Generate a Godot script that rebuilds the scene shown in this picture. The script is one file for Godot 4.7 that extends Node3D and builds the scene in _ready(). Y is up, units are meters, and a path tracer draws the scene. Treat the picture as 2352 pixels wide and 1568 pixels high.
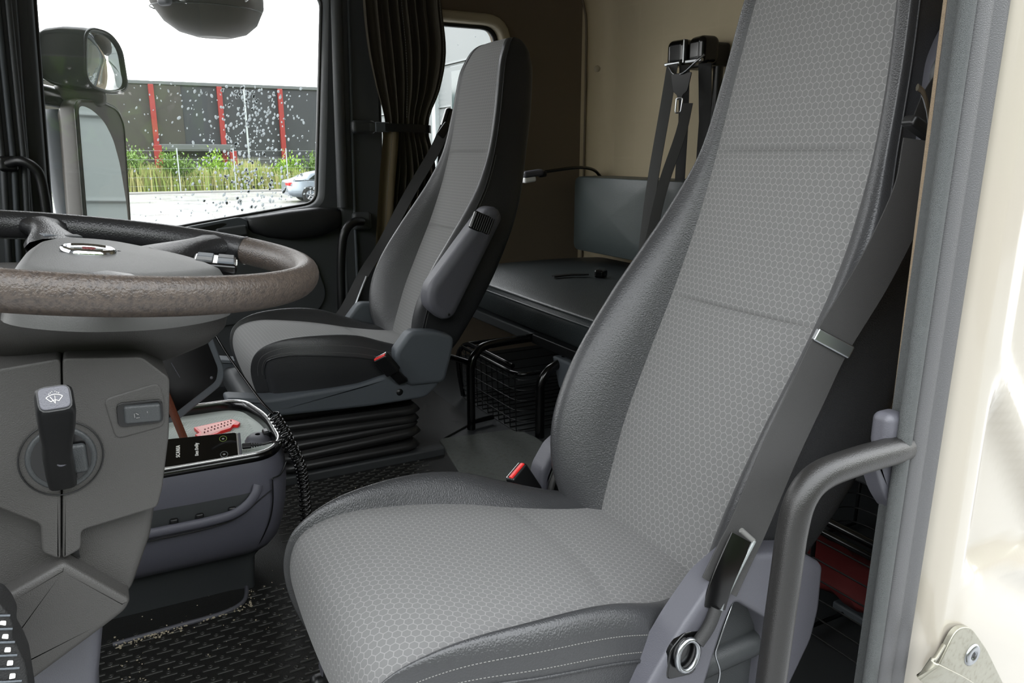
extends Node3D
# Inside of a lorry cab seen through the open driver's door. y up, metres, cab floor y = 0.
# x grows to the rear of the lorry, z grows towards the driver's side.

var O := Vector3.ZERO            # offset added to what is being built (used for the second seat)
var used := {}
var MT := {}
var rng := RandomNumberGenerator.new()

class M:
	var v := PackedVector3Array()
	var n := PackedVector3Array()
	var uv := PackedVector2Array()
	var ix := PackedInt32Array()
	# rows of points; cu closes each row, cv closes the column direction
	func grid(rows: Array, cu := false, cv := false, towards := Vector3.ZERO) -> M:
		var R := rows.size()
		var C: int = rows[0].size()
		var base := v.size()
		var CC := C + (1 if cu else 0)
		var RR := R + (1 if cv else 0)
		var nn := PackedVector3Array()
		nn.resize(R * C)
		var vol := 0.0
		var cen := Vector3.ZERO
		for j in R:
			for i in C:
				cen += rows[j][i]
		cen /= float(R * C)
		var tow := 0.0
		for j in (R if cv else R - 1):
			var a: PackedVector3Array = rows[j]
			var b: PackedVector3Array = rows[(j + 1) % R]
			for i in (C if cu else C - 1):
				var k := (i + 1) % C
				var f := (a[i] - b[k]).cross(a[k] - b[i])
				nn[j * C + i] += f
				nn[j * C + k] += f
				nn[((j + 1) % R) * C + i] += f
				nn[((j + 1) % R) * C + k] += f
				vol += f.dot((a[i] + b[k]) * 0.5 - cen)
				tow += f.dot(towards)
		var flip := vol < 0.0
		if towards != Vector3.ZERO:
			flip = tow < 0.0
		var sg := -1.0 if flip else 1.0
		var vv := 0.0
		for j in RR:
			var jj := j % R
			if j > 0:
				vv += rows[jj][C / 2].distance_to(rows[j - 1][C / 2])
			var tot := 0.0
			for i in range(1, CC):
				tot += rows[jj][i % C].distance_to(rows[jj][i - 1])
			var u := -tot * 0.5
			for i in CC:
				var ii := i % C
				if i > 0:
					u += rows[jj][ii].distance_to(rows[jj][i - 1])
				v.append(rows[jj][ii])
				var q := nn[jj * C + ii] * sg
				n.append(q.normalized() if q.length_squared() > 1e-24 else Vector3.UP)
				uv.append(Vector2(u, vv))
		for j in RR - 1:
			for i in CC - 1:
				var p := base + j * CC + i
				var q := p + CC
				if flip:
					ix.append_array([p, p + 1, q + 1, p, q + 1, q])
				else:
					ix.append_array([p, q + 1, p + 1, p, q, q + 1])
		return self
	func fan(ring: PackedVector3Array, nrm: Vector3) -> M:
		var c := Vector3.ZERO
		for p in ring:
			c += p
		c /= float(ring.size())
		var base := v.size()
		v.append(c); n.append(nrm); uv.append(Vector2.ZERO)
		var ex := (ring[0] - c).normalized()
		var ey := nrm.cross(ex)
		for p in ring:
			v.append(p); n.append(nrm); uv.append(Vector2((p - c).dot(ex), (p - c).dot(ey)))
		for i in ring.size():
			var k := (i + 1) % ring.size()
			if (ring[i] - c).cross(ring[k] - c).dot(nrm) > 0.0:
				ix.append_array([base, base + 1 + k, base + 1 + i])
			else:
				ix.append_array([base, base + 1 + i, base + 1 + k])
		return self
	func tris(pts: PackedVector3Array, idx: PackedInt32Array, nrm: Vector3, uvs: PackedVector2Array) -> M:
		var base := v.size()
		for k in pts.size():
			v.append(pts[k]); n.append(nrm); uv.append(uvs[k])
		for k in range(0, idx.size(), 3):
			var a := pts[idx[k]]
			if (pts[idx[k + 1]] - a).cross(pts[idx[k + 2]] - a).dot(nrm) > 0.0:
				ix.append_array([base + idx[k], base + idx[k + 2], base + idx[k + 1]])
			else:
				ix.append_array([base + idx[k], base + idx[k + 1], base + idx[k + 2]])
		return self
	func quad(a: Vector3, b: Vector3, c: Vector3, d: Vector3) -> M:
		return tris(PackedVector3Array([a, b, c, d]), PackedInt32Array([0, 1, 2, 0, 2, 3]), (c - a).cross(d - b).normalized(), PackedVector2Array([Vector2.ZERO, Vector2(a.distance_to(b), 0), Vector2(a.distance_to(b), b.distance_to(c)), Vector2(0, b.distance_to(c))]))
	func mesh(off: Vector3) -> ArrayMesh:
		var w := PackedVector3Array()
		w.resize(v.size())
		for k in v.size():
			w[k] = v[k] + off
		var a := []
		a.resize(Mesh.ARRAY_MAX)
		a[Mesh.ARRAY_VERTEX] = w
		a[Mesh.ARRAY_NORMAL] = n
		a[Mesh.ARRAY_TEX_UV] = uv
		a[Mesh.ARRAY_INDEX] = ix
		var am := ArrayMesh.new()
		am.add_surface_from_arrays(Mesh.PRIMITIVE_TRIANGLES, a)
		return am

# ---------- shapes ----------
func cr(pts: Array, n: int, closed := false) -> PackedVector3Array:      # Catmull-Rom through points, n steps per span
	var out := PackedVector3Array()
	var c := pts.size()
	var spans := c if closed else c - 1
	for s in spans:
		var p0: Vector3 = pts[(s - 1 + c) % c] if closed or s > 0 else pts[0] * 2.0 - pts[1]
		var p1: Vector3 = pts[s]
		var p2: Vector3 = pts[(s + 1) % c]
		var p3: Vector3 = pts[(s + 2) % c] if closed or s < c - 2 else pts[c - 1] * 2.0 - pts[c - 2]
		for k in n:
			out.append(p1.cubic_interpolate(p2, p0, p3, float(k) / n))
	if not closed:
		out.append(pts[c - 1])
	return out

func tab(t: Array, x: float, col: int) -> float:                         # smooth table lookup, column 0 is the key
	var c := t.size()
	if x <= t[0][0]:
		return t[0][col]
	if x >= t[c - 1][0]:
		return t[c - 1][col]
	var k := 0
	while t[k + 1][0] < x:
		k += 1
	var f: float = (x - t[k][0]) / (t[k + 1][0] - t[k][0])
	var a: float = t[max(k - 1, 0)][col]
	var b: float = t[min(k + 2, c - 1)][col]
	var m0: float = (t[k + 1][col] - a) / (t[k + 1][0] - t[max(k - 1, 0)][0]) * (t[k + 1][0] - t[k][0])
	var m1: float = (b - t[k][col]) / (t[min(k + 2, c - 1)][0] - t[k][0]) * (t[k + 1][0] - t[k][0])
	var f2 := f * f
	var f3 := f2 * f
	return (2 * f3 - 3 * f2 + 1) * t[k][col] + (f3 - 2 * f2 + f) * m0 + (-2 * f3 + 3 * f2) * t[k + 1][col] + (f3 - f2) * m1

func tube(m: M, pts: PackedVector3Array, r: float, sides := 10, closed := false, r2 := -1.0, hint := Vector3.UP) -> M:
	var rows := []
	var c := pts.size()
	var prev := Vector3.ZERO
	for k in c:
		var t := Vector3.ZERO
		if closed:
			t = pts[(k + 1) % c] - pts[(k - 1 + c) % c]
		else:
			t = pts[min(k + 1, c - 1)] - pts[max(k - 1, 0)]
		t = t.normalized()
		var s := prev - t * prev.dot(t)
		if k == 0 or s.length() < 0.01:
			s = hint - t * hint.dot(t)
			if s.length() < 0.05:
				s = Vector3.RIGHT - t * t.x
		s = s.normalized()
		prev = s
		var b := t.cross(s)
		var ring := PackedVector3Array()
		for i in sides:
			var a := TAU * i / sides
			ring.append(pts[k] + s * cos(a) * r + b * sin(a) * (r if r2 < 0.0 else r2))
		rows.append(ring)
	m.grid(rows, true, closed)
	if not closed:
		m.fan(rows[0], (pts[0] - pts[1]).normalized())
		m.fan(rows[c - 1], (pts[c - 1] - pts[c - 2]).normalized())
	return m

func ribbon(m: M, pts: PackedVector3Array, across: Array, w: float, th: float) -> M:      # flat webbing; across: one or more directions spread along the path
	var rows := []
	var c := pts.size()
	for k in c:
		var t := (pts[min(k + 1, c - 1)] - pts[max(k - 1, 0)]).normalized()
		var f := float(k) / (c - 1) * (across.size() - 1)
		var i0 := int(min(floor(f), max(across.size() - 2, 0)))
		var ac: Vector3 = across[0] if across.size() == 1 else across[i0].lerp(across[i0 + 1], f - i0)
		ac = (ac - t * ac.dot(t)).normalized()
		var u := t.cross(ac) * th * 0.5
		var h := ac * w * 0.5
		rows.append(PackedVector3Array([pts[k] - h * 0.96 - u, pts[k] - h, pts[k] - h * 0.96 + u, pts[k] + h * 0.96 + u, pts[k] + h, pts[k] + h * 0.96 - u]))
	m.grid(rows, true)
	m.fan(rows[0], (pts[0] - pts[1]).normalized())
	m.fan(rows[c - 1], (pts[c - 1] - pts[c - 2]).normalized())
	return m

func prism(m: M, poly: PackedVector2Array, xf: Transform3D, depth: float, bev := 0.0, back := true) -> M:   # extruded outline with a bevelled front at +z of xf
	var c := poly.size()
	var area := 0.0
	for i in c:
		area += poly[i].cross(poly[(i + 1) % c])
	if area < 0.0:
		poly = poly.duplicate()
		poly.reverse()
	var en := PackedVector2Array()
	for i in c:
		var d := (poly[(i + 1) % c] - poly[i]).normalized()
		en.append(Vector2(d.y, -d.x))
	var ins := PackedVector2Array()
	var mid := PackedVector2Array()
	for i in c:
		var nb := (en[i] + en[(i - 1 + c) % c])
		nb = nb / max(0.5, nb.length_squared() * 0.5)
		ins.append(poly[i] - nb * bev)
		mid.append(poly[i] - nb * bev * 0.3)
	var lv := [[poly, 0.0, 0.0], [poly, depth - bev, 0.0], [mid, depth - bev * 0.3, 0.6], [ins, depth, 1.0]] if bev > 0.0 else [[poly, 0.0, 0.0], [poly, depth, 0.0]]
	for i in c:
		var k := (i + 1) % c
		var n0 := en[i]
		var n1 := en[i]
		if en[i].dot(en[(i - 1 + c) % c]) > 0.7:
			n0 = (en[i] + en[(i - 1 + c) % c]).normalized()
		if en[i].dot(en[k]) > 0.7:
			n1 = (en[i] + en[k]).normalized()
		var base := m.v.size()
		for l in lv:
			var p0: Vector2 = l[0][i]
			var p1: Vector2 = l[0][k]
			m.v.append(xf * Vector3(p0.x, p0.y, l[1])); m.v.append(xf * Vector3(p1.x, p1.y, l[1]))
			var s: float = l[2]
			m.n.append((xf.basis * Vector3(n0.x * (1.0 - s), n0.y * (1.0 - s), s)).normalized())
			m.n.append((xf.basis * Vector3(n1.x * (1.0 - s), n1.y * (1.0 - s), s)).normalized())
			m.uv.append(p0); m.uv.append(p1)
		for j in lv.size() - 1:
			var p := base + j * 2
			m.ix.append_array([p, p + 3, p + 1, p, p + 2, p + 3])
	var top: PackedVector2Array = lv[lv.size() - 1][0]
	var id := Geometry2D.triangulate_polygon(poly)
	var tp := PackedVector3Array()
	var bp := PackedVector3Array()
	for i in c:
		tp.append(xf * Vector3(top[i].x, top[i].y, depth))
		bp.append(xf * Vector3(poly[i].x, poly[i].y, 0.0))
	m.tris(tp, id, xf.basis.z.normalized(), top)
	if back:
		m.tris(bp, Geometry2D.triangulate_polygon(poly), -xf.basis.z.normalized(), poly)
	return m

func lathe(m: M, prof: Array, at: Vector3, axis: Vector3, n := 24) -> M:      # prof: Vector2(radius, height)
	var x := axis.cross(Vector3.UP if abs(axis.y) < 0.9 else Vector3.RIGHT).normalized()
	var y := axis.cross(x).normalized()
	var rows := []
	for p in prof:
		var ring := PackedVector3Array()
		for i in n:
			var a := TAU * i / n
			ring.append(at + axis * p.y + (x * cos(a) + y * sin(a)) * max(p.x, 0.00001))
		rows.append(ring)
	return m.grid(rows, true)

func rbox(m: M, c: Vector3, s: Vector3, r: float, b := Basis.IDENTITY, k := 3) -> M:      # box with rounded edges
	var h := s * 0.5
	r = min(r, min(h.x, min(h.y, h.z)) * 0.999)
	for ax in 3:
		for sd in [-1.0, 1.0]:
			var iu := (ax + 1) % 3
			var iv := (ax + 2) % 3
			var cu := []
			var cv := []
			for q in k + 1:
				cu.append(-h[iu] + r - r * tan(PI / 4 * (1.0 - float(q) / k)))
				cv.append(-h[iv] + r - r * tan(PI / 4 * (1.0 - float(q) / k)))
			for q in k + 1:
				cu.append(-cu[k - q]); cv.append(-cv[k - q])
			var base := m.v.size()
			var w := cu.size()
			for a in cv:
				for e in cu:
					var p := Vector3.ZERO
					p[ax] = h[ax] * sd; p[iu] = e; p[iv] = a
					var inn := p.clamp(-h + Vector3.ONE * r, h - Vector3.ONE * r)
					var d := (p - inn).normalized()
					m.v.append(c + b * (inn + d * r))
					m.n.append((b * d).normalized())
					m.uv.append(Vector2(e, a))
			for j in w - 1:
				for i in w - 1:
					var p := base + j * w + i
					if sd > 0:
						m.ix.append_array([p, p + w + 1, p + 1, p, p + w, p + w + 1])
					else:
						m.ix.append_array([p, p + 1, p + w + 1, p, p + w + 1, p + w])
	return m

func box(m: M, lo: Vector3, hi: Vector3, r := 0.002) -> M:
	return rbox(m, (lo + hi) * 0.5, hi - lo, r, Basis.IDENTITY, 2)

func rpoly(pts: Array, r: float, k := 4) -> PackedVector2Array:            # outline with rounded corners
	var out := PackedVector2Array()
	var c := pts.size()
	for i in c:
		var p: Vector2 = pts[i]
		var a: Vector2 = pts[(i - 1 + c) % c]
		var b: Vector2 = pts[(i + 1) % c]
		var rr: float = min(r, min(p.distance_to(a), p.distance_to(b)) * 0.48)
		var s := p + (a - p).normalized() * rr
		var e := p + (b - p).normalized() * rr
		for q in k + 1:
			var f := float(q) / k
			out.append(s.lerp(p, f).lerp(p.lerp(e, f), f))
	return out

func bas(zdir: Vector3, ydir := Vector3.UP) -> Basis:                      # basis whose z looks along zdir
	var z := zdir.normalized()
	var x := ydir.cross(z).normalized()
	return Basis(x, z.cross(x).normalized(), z)

func frame_of(at: Vector3, zdir: Vector3, ydir := Vector3.UP) -> Transform3D:
	return Transform3D(bas(zdir, ydir), at)

# outlines written straight in x and y of the cab, extruded towards the driver's side (+z) or away
func xy(at_z: float) -> Transform3D:
	return Transform3D(Basis.IDENTITY, Vector3(0, 0, at_z))

# ---------- nodes ----------
func numbered(called: String) -> String:
	if not used.has(called):
		used[called] = 0
		return called
	used[called] += 1
	return "%s_%03d" % [called, used[called]]

func origin_of(p: Node) -> Vector3:
	var o := Vector3.ZERO
	while p != self and p != null:
		o += (p as Node3D).position
		p = p.get_parent()
	return o

func part(called: String, m: M, mat: Material, parent: Node3D = self, label := "") -> MeshInstance3D:
	var o := MeshInstance3D.new()
	o.name = numbered(called) if parent == self else called
	o.mesh = m.mesh(O - origin_of(parent))
	o.material_override = mat
	parent.add_child(o, true)
	if label != "":
		o.set_meta("label", label)
	return o

func tag(o: Node, label: String, category: String, group := "", kind := "") -> Node:
	o.set_meta("label", label)
	o.set_meta("category", category)
	if group != "":
		o.set_meta("group", group)
	if kind != "":
		o.set_meta("kind", kind)
	return o

func thing(called: String, label: String, category: String, at: Vector3, group := "") -> Node3D:
	var o := Node3D.new()
	o.name = numbered(called)
	o.position = at
	add_child(o, true)
	tag(o, label, category, group)
	return o

func struct_of(called: String, label: String, category: String, at := Vector3.ZERO) -> Node3D:
	var o := thing(called, label, category, at)
	o.set_meta("kind", "structure")
	return o

# ---------- materials ----------
func noise_tex(freq: float, ramp: Array, as_normal := false, bump := 4.0, sd := 1, oct := 4, size := 512) -> NoiseTexture2D:
	var f := FastNoiseLite.new()
	f.seed = sd
	f.frequency = freq
	f.fractal_octaves = oct
	var t := NoiseTexture2D.new()
	t.width = size; t.height = size
	t.seamless = true
	t.noise = f
	if as_normal:
		t.as_normal_map = true
		t.bump_strength = bump
	elif ramp.size() > 0:
		var g := Gradient.new()
		var off := PackedFloat32Array()
		var col := PackedColorArray()
		for r in ramp:
			off.append(r[0]); col.append(r[1])
		g.offsets = off; g.colors = col
		t.color_ramp = g
	return t

func mat(key: String, col: Color, rough: float, metal := 0.0, normal: Texture2D = null, nscale := 1.0, tri := 8.0, tint: Texture2D = null) -> StandardMaterial3D:
	var s := StandardMaterial3D.new()
	s.albedo_color = col
	s.roughness = rough
	s.metallic = metal
	if normal != null:
		s.normal_enabled = true
		s.normal_texture = normal
		s.normal_scale = nscale
	if tint != null:
		s.albedo_texture = tint
	if normal != null or tint != null:
		s.uv1_triplanar = true
		s.uv1_scale = Vector3.ONE * tri
	MT[key] = s
	return s

func hex_image(w: int, base: Color, line: Color, lw: float) -> Image:
	var h := int(round(w * sqrt(3.0)))
	var im := Image.create(w, h, false, Image.FORMAT_RGB8)
	var r2 := RandomNumberGenerator.new()
	r2.seed = 5
	var cs := []
	for a in range(-1, 3):
		for b in range(-1, 3):
			cs.append(Vector2(a, b * sqrt(3.0)))
			cs.append(Vector2(a + 0.5, (b + 0.5) * sqrt(3.0)))
	for y in h:
		for x in w:
			var p := Vector2(float(x) / w, float(y) / h * sqrt(3.0))
			var d1 := 9.0
			var d2 := 9.0
			for c in cs:
				var d: float = p.distance_to(c)
				if d < d1:
					d2 = d1; d1 = d
				elif d < d2:
					d2 = d
			var e := clampf(1.0 - (d2 - d1) / lw, 0.0, 1.0)
			e = smoothstep(0.0, 0.75, e)
			# thread of the line broken into stitches, weave in the fields
			e *= 0.78 + 0.22 * sin(p.y * TAU * 14.0 / sqrt(3.0)) * sin(p.x * TAU * 12.0)
			var weave := 1.0 + 0.10 * sin(p.x * TAU * 16.0) * sin(p.y * TAU * 20.0 / sqrt(3.0)) + r2.randf_range(-0.06, 0.06)
			im.set_pixel(x, y, Color(base.r * weave, base.g * weave, base.b * weave).lerp(line, e))
	return im

func make_materials() -> void:
	var grain := noise_tex(0.11, [], true, 5.0, 3, 2)
	var leath := noise_tex(0.07, [], true, 7.0, 7, 3)
	var cloth := noise_tex(0.25, [], true, 5.0, 9, 2)
	var dirt := noise_tex(0.018, [[0.0, Color(0.86, 0.85, 0.82)], [0.42, Color(0.97, 0.97, 0.965)], [1.0, Color(1, 1, 1)]], false, 1.0, 11, 5)
	var him := hex_image(96, Color(0.40, 0.399, 0.397), Color(0.53, 0.528, 0.522), 0.15)
	var fab := StandardMaterial3D.new()
	fab.albedo_texture = ImageTexture.create_from_image(him)
	fab.albedo_color = Color(1.0, 1.0, 1.0)
	fab.roughness = 0.9
	fab.rim_enabled = true
	fab.rim = 0.25
	fab.uv1_scale = Vector3(1.0 / 0.0095, 1.0 / (0.0095 * sqrt(3.0)), 1)
	MT["fabric"] = fab
	mat("leather", Color(0.205, 0.207, 0.213), 0.33, 0, leath, 0.35, 11.0)
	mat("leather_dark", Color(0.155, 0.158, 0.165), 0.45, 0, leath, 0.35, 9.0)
	mat("vinyl_light", Color(0.27, 0.30, 0.30), 0.42, 0, leath, 0.3, 9.0)
	mat("door_plastic", Color(0.27, 0.28, 0.29), 0.5, 0, grain, 0.3, 14.0)
	mat("pad", Color(0.33, 0.33, 0.325), 0.5, 0, leath, 0.22, 16.0)
	mat("vinyl", Color(0.17, 0.19, 0.195), 0.42, 0, leath, 0.4, 7.0)
	mat("plastic", Color(0.215, 0.21, 0.203), 0.55, 0, grain, 0.35, 14.0)
	mat("plastic_dark", Color(0.19, 0.2, 0.205), 0.5, 0, grain, 0.3, 14.0)
	mat("plastic_blue", Color(0.335, 0.335, 0.37), 0.5, 0, grain, 0.35, 14.0)
	mat("webbing_driver", Color(0.165, 0.163, 0.16), 0.6, 0, cloth, 1.0, 18.0)
	mat("rail", Color(0.11, 0.107, 0.104), 0.4, 0, grain, 0.3, 14.0)
	mat("plastic_grey", Color(0.31, 0.31, 0.335), 0.5, 0, grain, 0.3, 14.0)
	mat("plastic_slate", Color(0.30, 0.32, 0.34), 0.55, 0, grain, 0.3, 14.0)
	mat("black", Color(0.06, 0.062, 0.065), 0.4)
	mat("gloss_black", Color(0.03, 0.03, 0.032), 0.16)
	mat("rubber", Color(0.085, 0.085, 0.085), 0.62, 0, grain, 0.4, 10.0)
	mat("rim_worn", Color(0.30, 0.272, 0.252), 0.42, 0, leath, 0.5, 12.0, noise_tex(0.03, [[0.0, Color(0.55, 0.55, 0.58)], [0.5, Color(0.9, 0.88, 0.86)], [1.0, Color(1, 0.97, 0.93)]], false, 1.0, 21, 5))
	mat("rim_new", Color(0.13, 0.13, 0.135), 0.35, 0, leath, 0.35, 12.0)
	mat("seal", Color(0.31, 0.31, 0.315), 0.55, 0, grain, 0.4, 12.0)
	mat("seal_flock", Color(0.28, 0.29, 0.29), 0.85, 0, cloth, 1.2, 10.0)
	mat("beige_post", Color(0.50, 0.44, 0.36), 0.9, 0, cloth, 0.8, 7.0)
	mat("paint", Color(0.62, 0.595, 0.55), 0.28)
	MT["paint"].clearcoat_enabled = true
	MT["paint"].clearcoat = 0.8
	MT["paint"].clearcoat_roughness = 0.08
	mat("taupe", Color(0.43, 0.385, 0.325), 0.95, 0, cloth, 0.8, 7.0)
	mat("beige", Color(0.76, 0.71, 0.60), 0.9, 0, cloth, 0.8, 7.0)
	mat("beige_trim", Color(0.66, 0.62, 0.53), 0.6, 0, grain, 0.4, 10.0)
	mat("headliner", Color(0.60, 0.56, 0.48), 0.9)
	mat("webbing", Color(0.14, 0.14, 0.14), 0.6, 0, cloth, 1.0, 18.0)
	mat("webbing_light", Color(0.25, 0.25, 0.245), 0.55, 0, cloth, 1.0, 18.0)
	mat("curtain", Color(0.31, 0.285, 0.245), 0.9, 0, cloth, 0.9, 9.0)
	mat("curtain_beige", Color(0.44, 0.39, 0.30), 0.9, 0, cloth, 0.9, 9.0)
	mat("chrome", Color(0.86, 0.87, 0.88), 0.12, 1.0)
	mat("steel", Color(0.62, 0.63, 0.64), 0.3, 1.0)
	mat("zinc", Color(0.62, 0.61, 0.56), 0.38, 0.75, null, 1.0, 12.0, dirt)
	mat("red", Color(0.85, 0.16, 0.15), 0.4)
	mat("red_tag", Color(0.83, 0.28, 0.28), 0.5)
	mat("red_cloth", Color(0.36, 0.045, 0.045), 0.8)
	mat("white", Color(0.9, 0.9, 0.9), 0.4)
	mat("thread", Color(0.40, 0.40, 0.39), 0.7)
	mat("mat_plain", Color(0.36, 0.375, 0.36), 0.62, 0, grain, 0.5, 6.0, dirt)
	mat("mat_rubber", Color(0.115, 0.115, 0.11), 0.42, 0, grain, 0.5, 9.0)
	mat("tread", Color(0.19, 0.19, 0.18), 0.4)
	mat("crumb", Color(0.66, 0.62, 0.54), 0.9)
	mat("bellow", Color(0.12, 0.12, 0.12), 0.38)
	mat("mirror_body", Color(0.10, 0.11, 0.095), 0.22, 0, null, 1, 4.0, noise_tex(0.02, [[0.0, Color(0.6, 0.7, 0.55)], [1.0, Color(1.0, 0.95, 0.9)]], false, 1, 31, 5))
	mat("mirror_brown", Color(0.19, 0.165, 0.135), 0.45, 0, null, 1, 4.0, dirt)
	mat("mirror", Color(0.86, 0.88, 0.87), 0.03, 1.0)
	mat("wood", Color(0.46, 0.24, 0.15), 0.55, 0, null, 1, 20.0, noise_tex(0.05, [[0.0, Color(0.6, 0.55, 0.5)], [1.0, Color(1, 1, 1)]], false, 1, 41, 4))
	mat("tray_mat", Color(0.80, 0.83, 0.81), 0.7, 0, cloth, 1.4, 22.0)
	mat("silver_trim", Color(0.80, 0.80, 0.80), 0.25, 0.8)
	mat("glass_screen", Color(0.015, 0.015, 0.018), 0.06)
	mat("icon_white", Color(0.85, 0.85, 0.83), 0.5)
	mat("icon_dim", Color(0.45, 0.45, 0.45), 0.5)
	mat("clear_film", Color(0.75, 0.78, 0.78), 0.08)
	MT["clear_film"].transparency = BaseMaterial3D.TRANSPARENCY_ALPHA
	MT["clear_film"].albedo_color.a = 0.28
	mat("pane", Color(0.80, 0.84, 0.80), 0.02)
	MT["pane"].transparency = BaseMaterial3D.TRANSPARENCY_ALPHA
	MT["pane"].albedo_color.a = 0.07
	MT["pane"].metallic_specular = 0.5
	mat("drop", Color(0.95, 0.96, 0.97), 0.15)
	MT["drop"].backlight_enabled = true
	MT["drop"].backlight = Color(0.9, 0.92, 0.93)
	# outdoors
	mat("asphalt", Color(0.60, 0.60, 0.60), 0.25, 0, noise_tex(0.03, [], true, 2.0, 51, 4), 0.10, 0.12, noise_tex(0.006, [[0.0, Color(0.75, 0.75, 0.75)], [0.4, Color(0.95, 0.95, 0.95)], [1.0, Color(1, 1, 1)]], false, 1, 52, 5))
	mat("kerb", Color(0.52, 0.52, 0.50), 0.7)
	mat("facade_dark", Color(0.10, 0.12, 0.135), 0.6)
	mat("facade_brown", Color(0.15, 0.145, 0.115), 0.6)
	mat("facade_red", Color(0.46, 0.07, 0.04), 0.5)
	mat("facade_light", Color(0.40, 0.42, 0.42), 0.5)
	mat("facade_line", Color(0.28, 0.30, 0.30), 0.5)
	mat("far_window", Color(0.22, 0.28, 0.28), 0.1)
	mat("galv", Color(0.62, 0.65, 0.65), 0.5, 0.3)
	mat("car_paint", Color(0.56, 0.60, 0.63), 0.25, 0.5)
	mat("car_glass", Color(0.10, 0.13, 0.12), 0.05)
	mat("tyre", Color(0.04, 0.04, 0.04), 0.8)
	mat("alloy", Color(0.72, 0.73, 0.74), 0.3, 0.8)
	mat("leaf", Color(0.44, 0.58, 0.12), 0.6)
	mat("leaf_dark", Color(0.30, 0.42, 0.10), 0.6)
	mat("grass_dry", Color(0.58, 0.57, 0.36), 0.7)
	mat("grass", Color(0.48, 0.54, 0.27), 0.7)
	mat("bark", Color(0.22, 0.17, 0.12), 0.8)
	for k in ["leaf", "leaf_dark", "grass_dry", "grass"]:
		MT[k].backlight_enabled = true
		MT[k].backlight = MT[k].albedo_color * 0.5

func _ready() -> void:
	rng.seed = 20240
	var cam := Camera3D.new()
	cam.name = "camera"
	cam.fov = rad_to_deg(2.0 * atan(784.0 / 1760.0))
	cam.near = 0.02
	cam.far = 500.0
	cam.position = Vector3(0, 0.80, 0)
	cam.rotation = Vector3(deg_to_rad(-13.85), deg_to_rad(-28.3), 0)
	add_child(cam)
	cam.current = true
	var sky_mat := ProceduralSkyMaterial.new()
	sky_mat.sky_top_color = Color(0.97, 0.985, 1.0)
	sky_mat.sky_horizon_color = Color(1.0, 1.0, 0.985)
	sky_mat.ground_horizon_color = Color(0.9, 0.9, 0.88)
	sky_mat.ground_bottom_color = Color(0.4, 0.4, 0.4)
	sky_mat.sky_curve = 0.2
	sky_mat.sun_angle_max = 0.0
	var sky := Sky.new()
	sky.sky_material = sky_mat
	var env := Environment.new()
	env.background_mode = Environment.BG_SKY
	env.sky = sky
	env.background_energy_multiplier = SKY_ENERGY
	env.tonemap_mode = Environment.TONE_MAPPER_LINEAR
	env.tonemap_exposure = 1.0
	env.sdfgi_enabled = true
	env.ssao_enabled = true
	env.ssil_enabled = true
	var we := WorldEnvironment.new()
	we.name = "world_environment"
	we.environment = env
	add_child(we)
	make_materials()
	build_shell()
	build_door()
	build_outdoors()
	build_mirrors()
	build_seats()
	build_rear()
	build_driver_side()
	build_steering()
	build_console()
	build_floor()

const SKY_ENERGY := 6.5

# ---------- the cab: setting ----------
func holed(m: M, lo: Vector2, hi: Vector2, inner: PackedVector2Array, z0: float, z1: float, bev := 0.012) -> M:   # wall between z0 (back) and z1 (room side) with one opening
	var c := Vector2.ZERO
	for p in inner:
		c += p
	c /= float(inner.size())
	var dense := PackedVector2Array()
	for i in inner.size():
		var e0 := inner[i]
		var e1 := inner[(i + 1) % inner.size()]
		var k := int(ceil(e0.distance_to(e1) / 0.03))
		for q in k:
			dense.append(e0.lerp(e1, float(q) / k))
	inner = dense
	var corner := {}
	for p in [lo, hi, Vector2(lo.x, hi.y), Vector2(hi.x, lo.y)]:
		var best := 0
		for i in inner.size():
			if abs((inner[i] - c).angle_to(p - c)) < abs((inner[best] - c).angle_to(p - c)):
				best = i
		corner[best] = p
	var of := PackedVector3Array()
	var ob := PackedVector3Array()
	var f0 := PackedVector3Array()
	var f1 := PackedVector3Array()
	var f2 := PackedVector3Array()
	var ib := PackedVector3Array()
	for pi in inner.size():
		var p := inner[pi]
		var d := (p - c)
		var s := 1e9
		for a in 2:
			if abs(d[a]) > 1e-6:
				s = min(s, ((hi[a] if d[a] > 0 else lo[a]) - c[a]) / d[a])
		var q := c + d * s
		if corner.has(pi):
			q = corner[pi]
		of.append(Vector3(q.x, q.y, z1)); ob.append(Vector3(q.x, q.y, z0))
		var e := p + d.normalized() * bev
		var e2 := p + d.normalized() * bev * 0.3
		f0.append(Vector3(e.x, e.y, z1))
		f1.append(Vector3(e2.x, e2.y, z1 - bev * 0.3 * sign(z1 - z0)))
		f2.append(Vector3(p.x, p.y, z1 - bev * sign(z1 - z0)))
		ib.append(Vector3(p.x, p.y, z0))
	var zz := Vector3(0, 0, sign(z1 - z0))
	m.grid([of, f0], true, false, zz)
	m.grid([f0, f1, f2, ib], true, false, zz)
	m.grid([ib, ob], true, false, -zz)
	return m

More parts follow.
